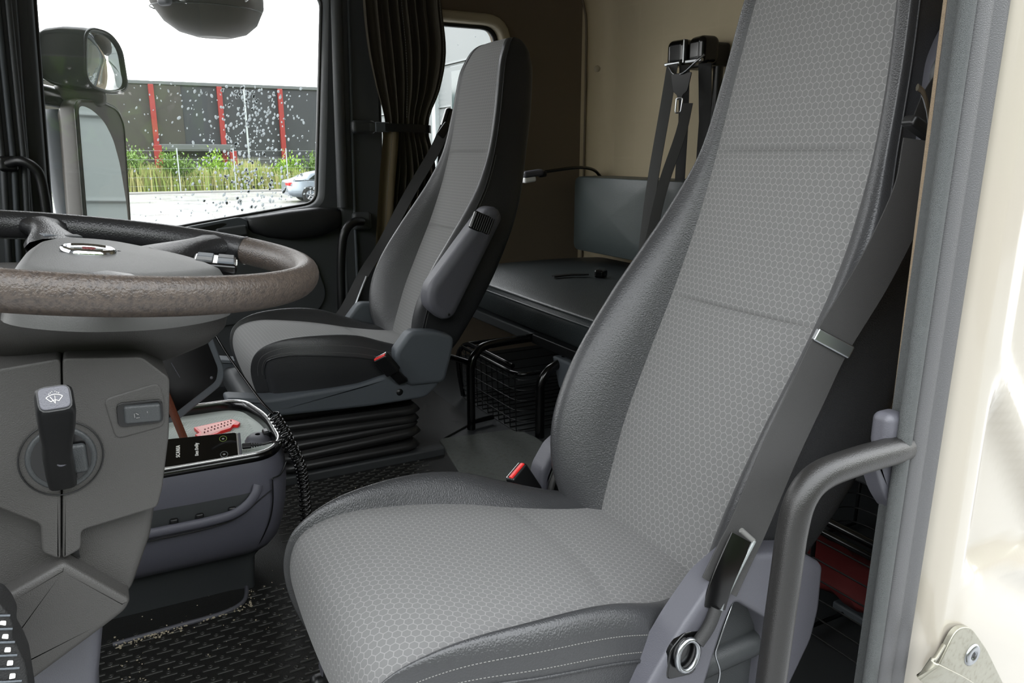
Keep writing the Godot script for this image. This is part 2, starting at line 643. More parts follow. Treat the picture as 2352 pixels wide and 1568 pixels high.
func build_shell() -> void:
	var m := M.new()
	box(m, Vector3(-1.1, -0.06, -2.84), Vector3(1.98, 0.0, -0.40), 0.004)
	tag(part("floor", m, MT.plastic_dark), "dark cab floor under the rubber mats", "floor", "", "structure")
	m = M.new()
	box(m, Vector3(-1.1, 1.75, -2.84), Vector3(1.98, 1.81, -0.40), 0.004)
	tag(part("ceiling", m, MT.headliner), "beige cab roof lining", "ceiling", "", "structure")
	m = M.new()
	box(m, Vector3(1.90, 0.0, -2.84), Vector3(1.98, 1.75, -0.40), 0.004)
	tag(part("wall_rear", m, MT.beige), "beige cloth covered rear cab wall behind the bunk", "wall", "", "structure")
	# coved corner, and the moulded joint that runs up beside it and bends over at the top
	m = M.new()
	var cove := []
	for k in 9:
		var a := PI * 0.5 * k / 8.0
		cove.append(PackedVector3Array([Vector3(1.80 + 0.10 * sin(a), 0.0, -2.65 - 0.10 * cos(a)), Vector3(1.80 + 0.10 * sin(a), 1.75, -2.65 - 0.10 * cos(a))]))
	m.grid(cove, false, false, Vector3(-1, 0, 1))
	var cv := part("trim_5", m, MT.beige)
	tag(cv, "beige cloth covered coved corner beside the rear wall", "trim", "", "structure")
	m = M.new()
	tube(m, cr([Vector3(1.818, 0.30, -2.747), Vector3(1.82, 0.8, -2.747), Vector3(1.818, 1.25, -2.747), Vector3(1.805, 1.36, -2.747), Vector3(1.77, 1.44, -2.747)], 6), 0.005, 8)
	part("corner_joint", m, MT.taupe, cv)
	m = M.new()
	lathe(m, [Vector2(0.0, 0.005), Vector2(0.010, 0.005), Vector2(0.013, 0.0)], Vector3(1.862, 1.13, -2.728), Vector3(-0.6, 0, 0.8), 16)
	part("screw_cap", m, MT.beige_trim, cv)
	# side wall with the rear side window
	var hole := rpoly([Vector2(0.93, 0.55), Vector2(1.438, 0.55), Vector2(1.438, 1.268), Vector2(0.93, 1.268)], 0.07, 6)
	m = M.new()
	holed(m, Vector2(0.80, 0.0), Vector2(1.90, 1.75), hole, -2.84, -2.75, 0.03)
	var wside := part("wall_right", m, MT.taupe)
	m = M.new()
	var frows := []
	for s in [[0.036, 0.0], [0.034, 0.006], [0.026, 0.010], [0.010, 0.009], [0.0, 0.002], [-0.004, -0.03]]:
		var fr := PackedVector3Array()
		for p in rpoly([Vector2(0.93 - float(s[0]), 0.55 - float(s[0])), Vector2(1.438 + float(s[0]), 0.55 - float(s[0])), Vector2(1.438 + float(s[0]), 1.268 + float(s[0])), Vector2(0.93 - float(s[0]), 1.268 + float(s[0]))], 0.07 + float(s[0]), 6):
			fr.append(Vector3(p.x, p.y, -2.75 + float(s[1])))
		frows.append(fr)
	m.grid(frows, true, false, Vector3(0, 0, 1))
	part("window_frame", m, MT.beige_trim, wside)
	tag(wside, "beige side wall around the small rear window", "wall", "", "structure")
	var w2 := struct_of("window_2", "small rear side window with rounded corner behind the passenger seat", "window", Vector3(1.18, 0.9, -2.80))
	m = M.new()
	var rim := PackedVector3Array()
	for p in rpoly([Vector2(0.925, 0.545), Vector2(1.430, 0.545), Vector2(1.430, 1.262), Vector2(0.925, 1.262)], 0.07, 6):
		rim.append(Vector3(p.x, p.y, -2.785))
	tube(m, rim, 0.011, 8, true)
	part("seal", m, MT.black, w2)
	m = M.new()
	box(m, Vector3(0.92, 0.54, -2.802), Vector3(1.445, 1.275, -2.798), 0.001)
	part("pane", m, MT.pane, w2)
	part("raindrops", drops(110, Vector2(0.95, 0.6), Vector2(1.42, 1.25), -2.803, 0.0035, 3), MT.drop, w2).set_meta("kind", "stuff")
	# front wall, windscreen and dashboard
	m = M.new()
	var wy := Basis(Vector3(0, 0, 1), Vector3(0, 1, 0), Vector3(-1, 0, 0))
	var fm := M.new()
	holed(fm, Vector2(-2.84, -0.06), Vector2(-0.40, 1.81), rpoly([Vector2(-2.64, 0.72), Vector2(-0.60, 0.72), Vector2(-0.60, 1.60), Vector2(-2.64, 1.60)], 0.1, 5), 0.0, 0.08)
	for k in fm.v.size():
		fm.v[k] = Vector3(-1.10 + fm.v[k].z, fm.v[k].y, fm.v[k].x)
		fm.n[k] = Vector3(fm.n[k].z, fm.n[k].y, fm.n[k].x)
	for k in range(0, fm.ix.size(), 3):
		var q := fm.ix[k]
		fm.ix[k] = fm.ix[k + 1]
		fm.ix[k + 1] = q
	tag(part("wall_front", fm, MT.plastic_dark), "front wall of the cab around the windscreen", "wall", "", "structure")
	m = M.new()
	box(m, Vector3(-1.075, 0.70, -2.66), Vector3(-1.070, 1.62, -0.58), 0.001)
	tag(part("window_3", m, MT.pane), "windscreen at the front of the cab", "window", "", "structure")
	# dashboard swept along the front
	m = M.new()
	var rows := []
	for q in [[-2.745, 0.0], [-2.70, 0.02], [-2.2, 0.0], [-1.6, 0.0], [-1.1, -0.02], [-0.9, -0.10], [-0.52, -0.12]]:
		var x0: float = -0.46 + q[1]
		rows.append(cr([Vector3(-1.02, 0.66, q[0]), Vector3(x0 - 0.25, 0.665, q[0]), Vector3(x0 - 0.06, 0.63, q[0]), Vector3(x0, 0.56, q[0]), Vector3(x0 - 0.01, 0.40, q[0]), Vector3(x0 - 0.12, 0.22, q[0]), Vector3(-1.02, 0.18, q[0])], 4))
	m.grid(rows, true)
	m.fan(rows[0], Vector3(0, 0, -1)); m.fan(rows[6], Vector3(0, 0, 1))
	tag(part("dashboard", m, MT.plastic_slate), "grey dashboard below the windscreen", "dashboard", "", "structure")
	# driver's side: header above the doorway, front pillar, wall behind the doorway
	m = M.new()
	box(m, Vector3(-0.62, 1.32, -0.50), Vector3(0.68, 1.75, -0.40), 0.02)
	box(m, Vector3(-1.02, 0.0, -0.50), Vector3(-0.62, 1.75, -0.40), 0.02)
	tag(part("trim_1", m, MT.plastic_dark), "front post and header of the open driver doorway", "trim", "", "structure")
	m = M.new()
	var poly := rpoly([Vector2(0.675, 0.434), Vector2(0.677, 0.460), Vector2(0.70, 0.466), Vector2(1.90, 0.470), Vector2(1.90, 0.434)], 0.004, 3)
	prism(m, poly, Transform3D(Basis(Vector3(1, 0, 0), Vector3(0, 0, -1), Vector3(0, 1, 0)), Vector3(0, 0.0, 0)), 1.75)
	tag(part("wall_left", m, MT.beige_post), "beige wall trim behind the driver seat by the doorway", "wall", "", "structure")

func drops(count: int, lo: Vector2, hi: Vector2, z: float, size: float, sd: int, clump := false) -> M:      # rain on a pane: little flattened domes, some with a tail
	var r := RandomNumberGenerator.new()
	r.seed = sd
	var m := M.new()
	for k in count:
		var p := Vector2(r.randf_range(lo.x, hi.x), r.randf_range(lo.y, hi.y))
		if clump:
			p = Vector2(clampf(r.randfn(0.49, 0.085), lo.x, hi.x), r.randf_range(lo.y, hi.y))
		var s := size * r.randf_range(0.35, 1.0)
		var st := r.randf_range(1.0, 1.9)
		var dir := r.randf_range(-0.9, 0.3)
		var rows := []
		for j in 3:
			var ring := PackedVector3Array()
			var rr: float = [1.0, 0.72, 0.06][j]
			for i in 7:
				var a := TAU * i / 7.0
				var q := Vector2(cos(a), sin(a) * st).rotated(dir) * s * 0.5 * rr
				ring.append(Vector3(p.x + q.x, p.y + q.y, z - [0.0, 0.16, 0.25][j] * s))
			rows.append(ring)
		var back := PackedVector3Array()
		for i in 7:
			back.append(Vector3(p.x, p.y, z).lerp(rows[0][i], 0.02))
		rows.push_front(back)
		m.grid(rows, true)
	return m

func build_door() -> void:
	# passenger door across the cab
	var dr := struct_of("door_1", "black passenger door across the cab below the big side window", "door", Vector3(0.3, 0.0, -2.78))
	var op := rpoly([Vector2(-0.13, 0.49), Vector2(0.263, 0.560), Vector2(0.706, 0.622), Vector2(0.768, 1.325), Vector2(-0.082, 1.325)], 0.045, 5)
	var m := M.new()
	holed(m, Vector2(-0.205, -0.02), Vector2(0.805, 1.45), op, -2.83, -2.755, 0.02)
	part("panel", m, MT.door_plastic, dr)
	m = M.new()
	var rim := PackedVector3Array()
	for p in op:
		rim.append(Vector3(p.x, p.y, -2.79))
	tube(m, rim, 0.009, 8, true)
	part("window_seal", m, MT.black, dr)
	# soft shoulder pad below the glass
	m = M.new()
	var rows := []
	for s in [[0.455, 0.586, 0.545, 0.005], [0.47, 0.588, 0.530, 0.020], [0.52, 0.594, 0.512, 0.034], [0.60, 0.604, 0.500, 0.040], [0.70, 0.612, 0.505, 0.040], [0.765, 0.606, 0.530, 0.034], [0.785, 0.595, 0.55, 0.012]]:
		var x: float = s[0]
		rows.append(cr([Vector3(x, s[1], -2.757), Vector3(x, s[1] - 0.006, -2.755 + s[3] * 0.8), Vector3(x, (s[1] + s[2]) * 0.5, -2.755 + s[3]), Vector3(x, s[2] + 0.01, -2.755 + s[3] * 0.7), Vector3(x, s[2], -2.757)], 4))
	m.grid(rows, false, false, Vector3(0, 0, 1))
	part("shoulder_pad", m, MT.leather_dark, dr)
	# opener: recess plate with a lever
	m = M.new()
	prism(m, rpoly([Vector2(0.20, 0.520), Vector2(0.452, 0.508), Vector2(0.458, 0.575), Vector2(0.43, 0.588), Vector2(0.20, 0.553)], 0.014), xy(-2.757), 0.014, 0.005)
	part("opener_plate", m, MT.plastic_slate, dr)
	m = M.new()
	prism(m, rpoly([Vector2(0.235, 0.545), Vector2(0.375, 0.571), Vector2(0.39, 0.566), Vector2(0.36, 0.552), Vector2(0.27, 0.534)], 0.008), xy(-2.7445), 0.002)
	part("opener_recess", m, MT.black, dr)
	m = M.new()
	rbox(m, Vector3(0.40, 0.540, -2.736), Vector3(0.10, 0.036, 0.018), 0.008, Basis(Vector3(0, 0, 1), 0.10))
	part("opener_lever", m, MT.door_plastic, dr)
	# pocket below, drawn by its rounded lid
	m = M.new()
	prism(m, rpoly([Vector2(0.05, 0.20), Vector2(0.68, 0.235), Vector2(0.715, 0.30), Vector2(0.67, 0.45), Vector2(0.05, 0.44)], 0.06, 6), xy(-2.757), 0.012, 0.006)
	part("pocket_lid", m, MT.door_plastic, dr)
	var w := struct_of("window_1", "large rain spotted side window of the passenger door", "window", Vector3(0.3, 0.9, -2.80))
	m = M.new()
	prism(m, rpoly([Vector2(-0.14, 0.48), Vector2(0.263, 0.552), Vector2(0.712, 0.614), Vector2(0.776, 1.333), Vector2(-0.09, 1.333)], 0.045, 5), xy(-2.802), 0.004)
	part("pane", m, MT.pane, w)
	part("raindrops", drops(430, Vector2(0.12, 0.60), Vector2(0.72, 1.015), -2.803, 0.0105, 12, true), MT.drop, w).set_meta("kind", "stuff")
	part("raindrops", drops(260, Vector2(0.12, 0.58), Vector2(0.72, 1.015), -2.803, 0.0065, 14), MT.drop, w).set_meta("kind", "stuff")
	# front post of the door opening, ribbed
	var a := struct_of("trim_2", "dark ribbed front pillar left of the passenger window", "trim", Vector3(-0.2, 0.0, -2.75))
	m = M.new()
	prism(m, rpoly([Vector2(-0.60, -0.02), Vector2(-0.21, -0.02), Vector2(-0.165, 0.60), Vector2(-0.125, 1.25), Vector2(-0.105, 1.75), Vector2(-0.60, 1.75)], 0.01), xy(-2.84), 0.12, 0.012)
	part("post", m, MT.door_plastic, a)
	for k in 3:
		m = M.new()
		var dx := -0.012 - 0.026 * k
		tube(m, PackedVector3Array([Vector3(-0.185 + dx, 0.40, -2.716 + 0.004 * k), Vector3(-0.155 + dx, 0.75, -2.716 + 0.004 * k), Vector3(-0.115 + dx, 1.70, -2.716 + 0.004 * k)]), 0.009, 8)
		part("rib", m, MT.door_plastic if k != 1 else MT.plastic_slate, a)
	# pillar between door and rear window
	var b := struct_of("trim_3", "dark rounded pillar between passenger door and curtain", "trim", Vector3(0.83, 0.0, -2.75))
	m = M.new()
	prism(m, rpoly([Vector2(0.772, 0.0), Vector2(0.775, 0.62), Vector2(0.80, 1.75), Vector2(0.955, 1.75), Vector2(0.935, 0.0)], 0.004), xy(-2.78), 0.05, 0.014)
	part("post", m, MT.door_plastic, b)
	m = M.new()
	tube(m, PackedVector3Array([Vector3(0.782, 0.61, -2.728), Vector3(0.79, 1.0, -2.728), Vector3(0.808, 1.72, -2.728)]), 0.020, 12)
	part("round_edge", m, MT.door_plastic, b)
	m = M.new()
	tube(m, PackedVector3Array([Vector3(0.822, 0.03, -2.727), Vector3(0.824, 0.57, -2.727), Vector3(0.846, 1.72, -2.727)]), 0.006, 8)
	part("joint_strip", m, MT.plastic_slate, b)
	# grab handles
	var h := thing("grab_handle", "black grab handle on the front pillar beside the passenger window", "handle", Vector3(-0.13, 0.62, -2.69))
	m = M.new()
	tube(m, cr([Vector3(-0.205, 0.768, -2.70), Vector3(-0.17, 0.776, -2.67), Vector3(-0.14, 0.758, -2.66), Vector3(-0.126, 0.72, -2.66), Vector3(-0.124, 0.60, -2.66), Vector3(-0.125, 0.45, -2.66), Vector3(-0.14, 0.41, -2.70)], 6), 0.014, 10)
	part("bar", m, MT.black, h)
	m = M.new()
	rbox(m, Vector3(-0.205, 0.768, -2.705), Vector3(0.05, 0.045, 0.03), 0.012)
	part("mount", m, MT.black, h)
	m = M.new()
	rbox(m, Vector3(-0.15, 0.41, -2.705), Vector3(0.05, 0.045, 0.03), 0.012)
	part("mount", m, MT.black, h)
	h = thing("grab_handle", "long black grab handle on the pillar behind the passenger door", "handle", Vector3(0.76, 0.2, -2.69))
	m = M.new()
	tube(m, cr([Vector3(0.84, 0.560, -2.70), Vector3(0.80, 0.562, -2.66), Vector3(0.765, 0.54, -2.64), Vector3(0.748, 0.49, -2.64), Vector3(0.738, 0.38, -2.64), Vector3(0.735, 0.22, -2.64), Vector3(0.76, 0.16, -2.70)], 6), 0.015, 10)
	part("bar", m, MT.black, h)
	m = M.new()
	rbox(m, Vector3(0.845, 0.560, -2.715), Vector3(0.07, 0.065, 0.03), 0.014)
	part("mount", m, MT.door_plastic, h)
	m = M.new()
	rbox(m, Vector3(0.79, 0.16, -2.715), Vector3(0.07, 0.06, 0.03), 0.014)
	part("mount", m, MT.door_plastic, h)

# ---------- outdoors ----------
func build_outdoors() -> void:
	var m := M.new()
	box(m, Vector3(-120, -1.8, -49.0), Vector3(160, -1.5, 90), 0.01)
	tag(part("ground", m, MT.asphalt), "wet asphalt yard outside the cab", "ground", "", "structure")
	m = M.new()
	box(m, Vector3(-120, -1.8, -80), Vector3(160, -1.45, -49.0), 0.01)
	tag(part("ground", m, MT.grass), "grassy verge along the far fence", "ground", "", "structure")
	m = M.new()
	box(m, Vector3(-60, -1.5, -49.15), Vector3(90, -1.38, -48.75), 0.03)
	tag(part("kerb", m, MT.kerb), "low concrete kerb in front of the overgrown fence", "kerb")
	# long dark hall
	var b := thing("factory_hall", "long dark factory hall with red columns beyond the fence", "building", Vector3(8, -1.5, -60))
	m = M.new()
	box(m, Vector3(-60, -1.5, -80), Vector3(75, 5.35, -60), 0.02)
	part("wall", m, MT.facade_dark, b)
	m = M.new()
	box(m, Vector3(-60, -1.4, -60), Vector3(6.2, 5.3, -59.92), 0.02)
	part("cladding_panel", m, MT.facade_brown, b)
	m = M.new()
	box(m, Vector3(-60.2, 5.3, -80.2), Vector3(75.2, 5.55, -59.85), 0.05)
	part("roof_edge", m, MT.facade_line, b)
	for x in [-4.6, -0.1, 4.3, 8.7, 12.9, 17.3, 21.7]:
		m = M.new()
		box(m, Vector3(x - 0.17, -1.4, -59.93), Vector3(x + 0.17, 5.3, -59.6), 0.03)
		part("column", m, MT.facade_red, b)
	m = M.new()
	box(m, Vector3(4.35, 0.95, -59.9), Vector3(9.2, 1.35, -58.6), 0.05)
	part("canopy", m, MT.facade_line, b)
	m = M.new()
	box(m, Vector3(4.0, -1.4, -58.9), Vector3(4.5, 1.3, -58.5), 0.04)
	part("canopy_post", m, MT.facade_red, b)
	m = M.new()
	box(m, Vector3(8.9, -1.4, -58.9), Vector3(9.35, 0.9, -58.5), 0.04)
	part("canopy_post", m, MT.facade_red, b)
	m = M.new()
	box(m, Vector3(10.3, -1.4, -59.75), Vector3(10.42, 5.25, -59.6), 0.02)
	part("downpipe", m, MT.galv, b)
	m = M.new()
	box(m, Vector3(5.0, -1.4, -59.9), Vector3(13.0, 0.5, -59.84), 0.02)
	part("gate_band", m, MT.plastic_dark, b)
	# light grey hall next to the lorry
	b = thing("clad_hall", "pale grey hall with ribbed metal cladding seen through the rear window", "building", Vector3(9.4, -1.5, -20))
	m = M.new()
	box(m, Vector3(9.4, -1.5, -34), Vector3(24, 12.0, -3.6), 0.02)
	part("wall", m, MT.facade_line, b)
	var y := -1.4
	var k := 0
	while y < 11.5:
		m = M.new()
		var z0 := -34.0
		var rows := []
		var prof := [0.0, 0.03, 0.03, 0.0]
		var ln := 8
		for i in ln * 2 + 1:
			var yy := y + 1.12 * i / (ln * 2)
			var xx := 9.38 - (0.028 if i % 2 == 0 else 0.0) - 0.012
			rows.append(PackedVector3Array([Vector3(xx, yy, -33.9), Vector3(xx, yy, -3.7)]))
		m.grid(rows, false, false, Vector3(-1, 0, 0))
		part("cladding_panel", m, MT.facade_light, b)
		y += 1.16
		k += 1
	m = M.new()
	box(m, Vector3(9.26, 1.2, -20.9), Vector3(9.40, 3.15, -18.6), 0.03)
	var wf := part("window", m, MT.facade_light, b)
	m = M.new()
	box(m, Vector3(9.24, 1.35, -20.75), Vector3(9.27, 3.0, -18.75), 0.005)
	part("pane", m, MT.far_window, wf)
	m = M.new()
	box(m, Vector3(9.22, -1.4, -22.2), Vector3(9.40, 5.5, -21.95), 0.02)
	part("corner_strip", m, MT.galv, b)
	var l := thing("wall_lamp", "small lamp on a bracket arm high on the pale hall wall", "lamp", Vector3(9.3, 4.9, -18.4))
	m = M.new()
	box(m, Vector3(9.18, 4.6, -18.62), Vector3(9.33, 5.3, -18.2), 0.02)
	part("base_plate", m, MT.white, l)
	m = M.new()
	tube(m, cr([Vector3(9.2, 4.95, -18.4), Vector3(8.9, 5.05, -18.9), Vector3(8.5, 5.3, -19.5)], 4), 0.05, 8)
	part("arm", m, MT.galv, l)
	m = M.new()
	rbox(m, Vector3(8.35, 5.4, -19.9), Vector3(0.3, 0.16, 0.9), 0.07, Basis(Vector3.UP, 0.25))
	part("lamp_head", m, MT.plastic_slate, l)
	# wire fence
	var f := thing("wire_fence", "thin wire fence on grey posts in front of tall weeds", "fence", Vector3(6, -1.45, -49.6))
	for i in 14:
		m = M.new()
		var x := -11.0 + 3.12 * i
		tube(m, PackedVector3Array([Vector3(x, -1.45, -49.6), Vector3(x, 1.05, -49.6)]), 0.035, 6)
		part("post", m, MT.galv, f)
	for i in 5:
		m = M.new()
		var yy := -1.1 + 0.5 * i
		tube(m, PackedVector3Array([Vector3(-11, yy, -49.6), Vector3(29.6, yy, -49.6)]), 0.005, 4)
		part("wire", m, MT.galv, f)
	# weeds: a mass of blades, then bushes
	var blade := M.new()
	blade.grid([PackedVector3Array([Vector3(-0.035, 0, 0), Vector3(0.035, 0, 0)]), PackedVector3Array([Vector3(-0.03, 0.5, 0.03), Vector3(0.03, 0.5, 0.03)]), PackedVector3Array([Vector3(-0.002, 1.0, 0.22), Vector3(0.002, 1.0, 0.22)])], false, false, Vector3(0, 0, 1))
	for pass_ in 2:
		var mm := MultiMesh.new()
		mm.transform_format = MultiMesh.TRANSFORM_3D
		mm.mesh = blade.mesh(Vector3.ZERO)
		mm.instance_count = 7000
		for i in 7000:
			var x := rng.randf_range(-14, 27)
			var z := rng.randf_range(-54.5, -49.9)
			var hgt := rng.randf_range(0.9, 1.55) * (1.0 + 0.2 * sin(x * 0.9) + 0.1 * sin(x * 2.3))
			var bb := Basis(Vector3.UP, rng.randf() * TAU) * Basis(Vector3.RIGHT, rng.randf_range(-0.25, 0.25))
			mm.set_instance_transform(i, Transform3D(bb.scaled(Vector3(1.3, hgt, 1.3)), Vector3(x, -1.46, z)))
		var mi := MultiMeshInstance3D.new()
		mi.name = numbered("tall_grass")
		mi.multimesh = mm
		mi.material_override = MT.grass_dry if pass_ == 0 else MT.grass
		add_child(mi, true)
		tag(mi, ["dry yellow grass growing thick behind the wire fence", "green weeds growing among the dry grass by the fence"][pass_], "grass", "", "stuff")
	var bush_l := ["leafy green bush behind the fence left of the first red column", "wide bright green bush under the left red column", "green bush below the canopy end by the middle column", "low bush behind the second fence post", "bush between the middle and right red columns", "small bush below the right red column", "tall green bush just above the silver car", "bush at the left window edge behind the mirror"]
	var spots := [[-1.6, 1.7, 1.5], [1.6, 2.35, 2.6], [7.0, 2.1, 1.7], [4.6, 2.0, 1.6], [11.3, 1.8, 1.4], [13.6, 2.0, 1.6], [16.2, 2.2, 1.9], [-5.0, 2.2, 2.0]]
	for i in spots.size():
		bush(Vector3(spots[i][0], -1.46, -51.0 - 0.4 * (i % 3)), spots[i][1], spots[i][2], bush_l[i], i)
	build_tree_line()
	build_car()

func bush(at: Vector3, h: float, w: float, label: String, sd: int) -> void:
	var r := RandomNumberGenerator.new()
	r.seed = 100 + sd
	var t := thing("bush", label, "bush", at, "bushes behind the fence")
	var leaf := M.new()
	leaf.grid([PackedVector3Array([Vector3(0, 0, 0), Vector3(0.001, 0, 0)]), PackedVector3Array([Vector3(-0.05, 0.09, 0.02), Vector3(0.05, 0.09, 0.02)]), PackedVector3Array([Vector3(0, 0.20, 0), Vector3(0.001, 0.20, 0)])], false, false, Vector3(0, 0, 1))
	var mm := MultiMesh.new()
	mm.transform_format = MultiMesh.TRANSFORM_3D
	mm.mesh = leaf.mesh(Vector3.ZERO)
	var n := int(900 * w)
	mm.instance_count = n
	var heads := []
	for i in 9:
		heads.append(Vector3(r.randf_range(-0.5, 0.5) * w, r.randf_range(0.45, 1.0) * h, r.randf_range(-0.3, 0.3) * w))
	for i in n:
		var c: Vector3 = heads[i % 9]
		var d := Vector3(r.randfn(), r.randfn(), r.randfn()) * 0.16 * w
		var p := c * r.randf_range(0.55, 1.05) + d
		p.y = max(p.y, 0.1)
		mm.set_instance_transform(i, Transform3D(Basis(Vector3.UP, r.randf() * TAU) * Basis(Vector3.RIGHT, r.randf_range(-1.2, 1.2)) * Basis().scaled(Vector3.ONE * r.randf_range(0.7, 1.4)), p))
	var mi := MultiMeshInstance3D.new()
	mi.name = "foliage"
	mi.multimesh = mm
	mi.material_override = MT.leaf if sd % 2 == 0 else MT.leaf_dark
	mi.set_meta("kind", "stuff")
	t.add_child(mi, true)
	for i in 4:
		var m := M.new()
		tube(m, cr([at, at + heads[i] * 0.5 + Vector3(0.05 * i, 0, 0), at + heads[i] * 0.95], 3), 0.025, 5)
		part("stem", m, MT.bark, t)

func build_car() -> void:
	# silver saloon parked side on, tail to the left; x along the car
	var c := Vector3(8.1, -1.5, -38.0)
	var t := thing("car", "silver saloon car parked at the right edge of the side window", "car", c)
	var rows := []
	# profile: x, belt/bottom, top of body
	var st := [[0.00, 0.55, 0.92, 0.62], [0.06, 0.36, 1.00, 0.74], [0.25, 0.27, 1.04, 0.84], [0.7, 0.25, 1.06, 0.89], [1.2, 0.24, 1.04, 0.91], [2.2, 0.24, 0.98, 0.92], [3.2, 0.24, 0.96, 0.92], [4.0, 0.26, 0.90, 0.89], [4.6, 0.30, 0.78, 0.80], [4.85, 0.42, 0.62, 0.62]]
	for s in st:
		var ring := PackedVector3Array()
		var w: float = s[3]
		for q in [[-1.0, 0.0], [-0.99, 0.35], [-0.93, 0.85], [-0.82, 1.0], [0.82, 1.0], [0.93, 0.85], [0.99, 0.35], [1.0, 0.0]]:
			ring.append(c + Vector3(s[0], lerpf(s[1], s[2], q[1]), q[0] * w))
		rows.append(ring)
	var m := M.new()
	m.grid(rows, true)
	m.fan(rows[0], Vector3(-1, 0, 0)); m.fan(rows[9], Vector3(1, 0, 0))
	part("body", m, MT.car_paint, t)
	rows = []
	for s in [[0.35, 1.03, 1.035, 0.72], [0.75, 1.03, 1.20, 0.70], [1.15, 1.02, 1.36, 0.66], [1.6, 1.0, 1.44, 0.62], [2.1, 0.98, 1.46, 0.60], [2.7, 0.97, 1.38, 0.62], [3.3, 0.96, 1.12, 0.70], [3.5, 0.95, 0.96, 0.74]]:
		var w: float = s[3]
		var w0: float = 0.80
		rows.append(PackedVector3Array([c + Vector3(s[0], s[1], -w0), c + Vector3(s[0], lerpf(s[1], s[2], 0.9), -lerpf(w0, w, 0.9)), c + Vector3(s[0], s[2], -w * 0.85), c + Vector3(s[0], s[2] + 0.01, 0), c + Vector3(s[0], s[2], w * 0.85), c + Vector3(s[0], lerpf(s[1], s[2], 0.9), lerpf(w0, w, 0.9)), c + Vector3(s[0], s[1], w0)]))
	m = M.new()
	m.grid(rows, false, false, Vector3.UP)
	part("roof", m, MT.car_paint, t)
	# side glass
	for q in [[[0.98, 1.05], [1.62, 1.03], [1.62, 1.36], [1.40, 1.33]], [[1.70, 1.03], [2.55, 1.01], [2.50, 1.34], [1.70, 1.37]]]:
		m = M.new()
		var pp := []
		for p in q:
			pp.append(Vector2(p[0], p[1]))
		var tilt := Transform3D(Basis(Vector3(1, 0, 0), Vector3(0, 0.93, -0.37), Vector3(0, 0.37, 0.93)), c + Vector3(0, 0.07, 1.18))
		prism(m, rpoly(pp, 0.05), Transform3D(Basis(Vector3(1, 0, 0), Vector3(0, 1, -0.42), Vector3(0, 0.39, 0.92)), c + Vector3(0, 0, 0.80 + 0.42 * 1.0)), 0.03, 0.01)
		part("side_window", m, MT.car_glass, t)
	m = M.new()
	rbox(m, c + Vector3(0.10, 0.86, 0.62), Vector3(0.22, 0.15, 0.36), 0.05, Basis(Vector3.UP, 0.25))
	part("tail_lamp", m, MT.red, t)
	for x in [1.02, 3.85]:
		for z in [-0.80, 0.84]:
			m = M.new()
			lathe(m, [Vector2(0.22, -0.10), Vector2(0.33, -0.10), Vector2(0.345, -0.05), Vector2(0.345, 0.05), Vector2(0.33, 0.10), Vector2(0.24, 0.11), Vector2(0.22, 0.06)], c + Vector3(x, 0.345, z), Vector3(0, 0, 1), 24)
			var wh := part("wheel", m, MT.tyre, t)
			m = M.new()
			lathe(m, [Vector2(0.235, 0.09), Vector2(0.225, 0.10), Vector2(0.21, 0.05), Vector2(0.0, 0.03)], c + Vector3(x, 0.345, z), Vector3(0, 0, 1), 24)
			for k in 5:
				var a := TAU * k / 5.0 + 0.3
				var d := Vector3(cos(a), sin(a), 0)
				tube(m, PackedVector3Array([c + Vector3(x, 0.345, z + 0.09) + d * 0.03, c + Vector3(x, 0.345, z + 0.09) + d * 0.23]), 0.035, 5)
			part("alloy_rim", m, MT.alloy, wh)
			if z > 0:
				m = M.new()
				lathe(m, [Vector2(0.40, -0.02), Vector2(0.40, 0.0), Vector2(0.0, 0.0)], c + Vector3(x, 0.345, 0.885), Vector3(0, 0, 1), 24)
				part("wheel_arch", m, MT.black, t)
	m = M.new()
	rbox(m, c + Vector3(2.4, 0.70, 0.915), Vector3(3.2, 0.02, 0.02), 0.006)
	part("side_crease", m, MT.chrome, t)

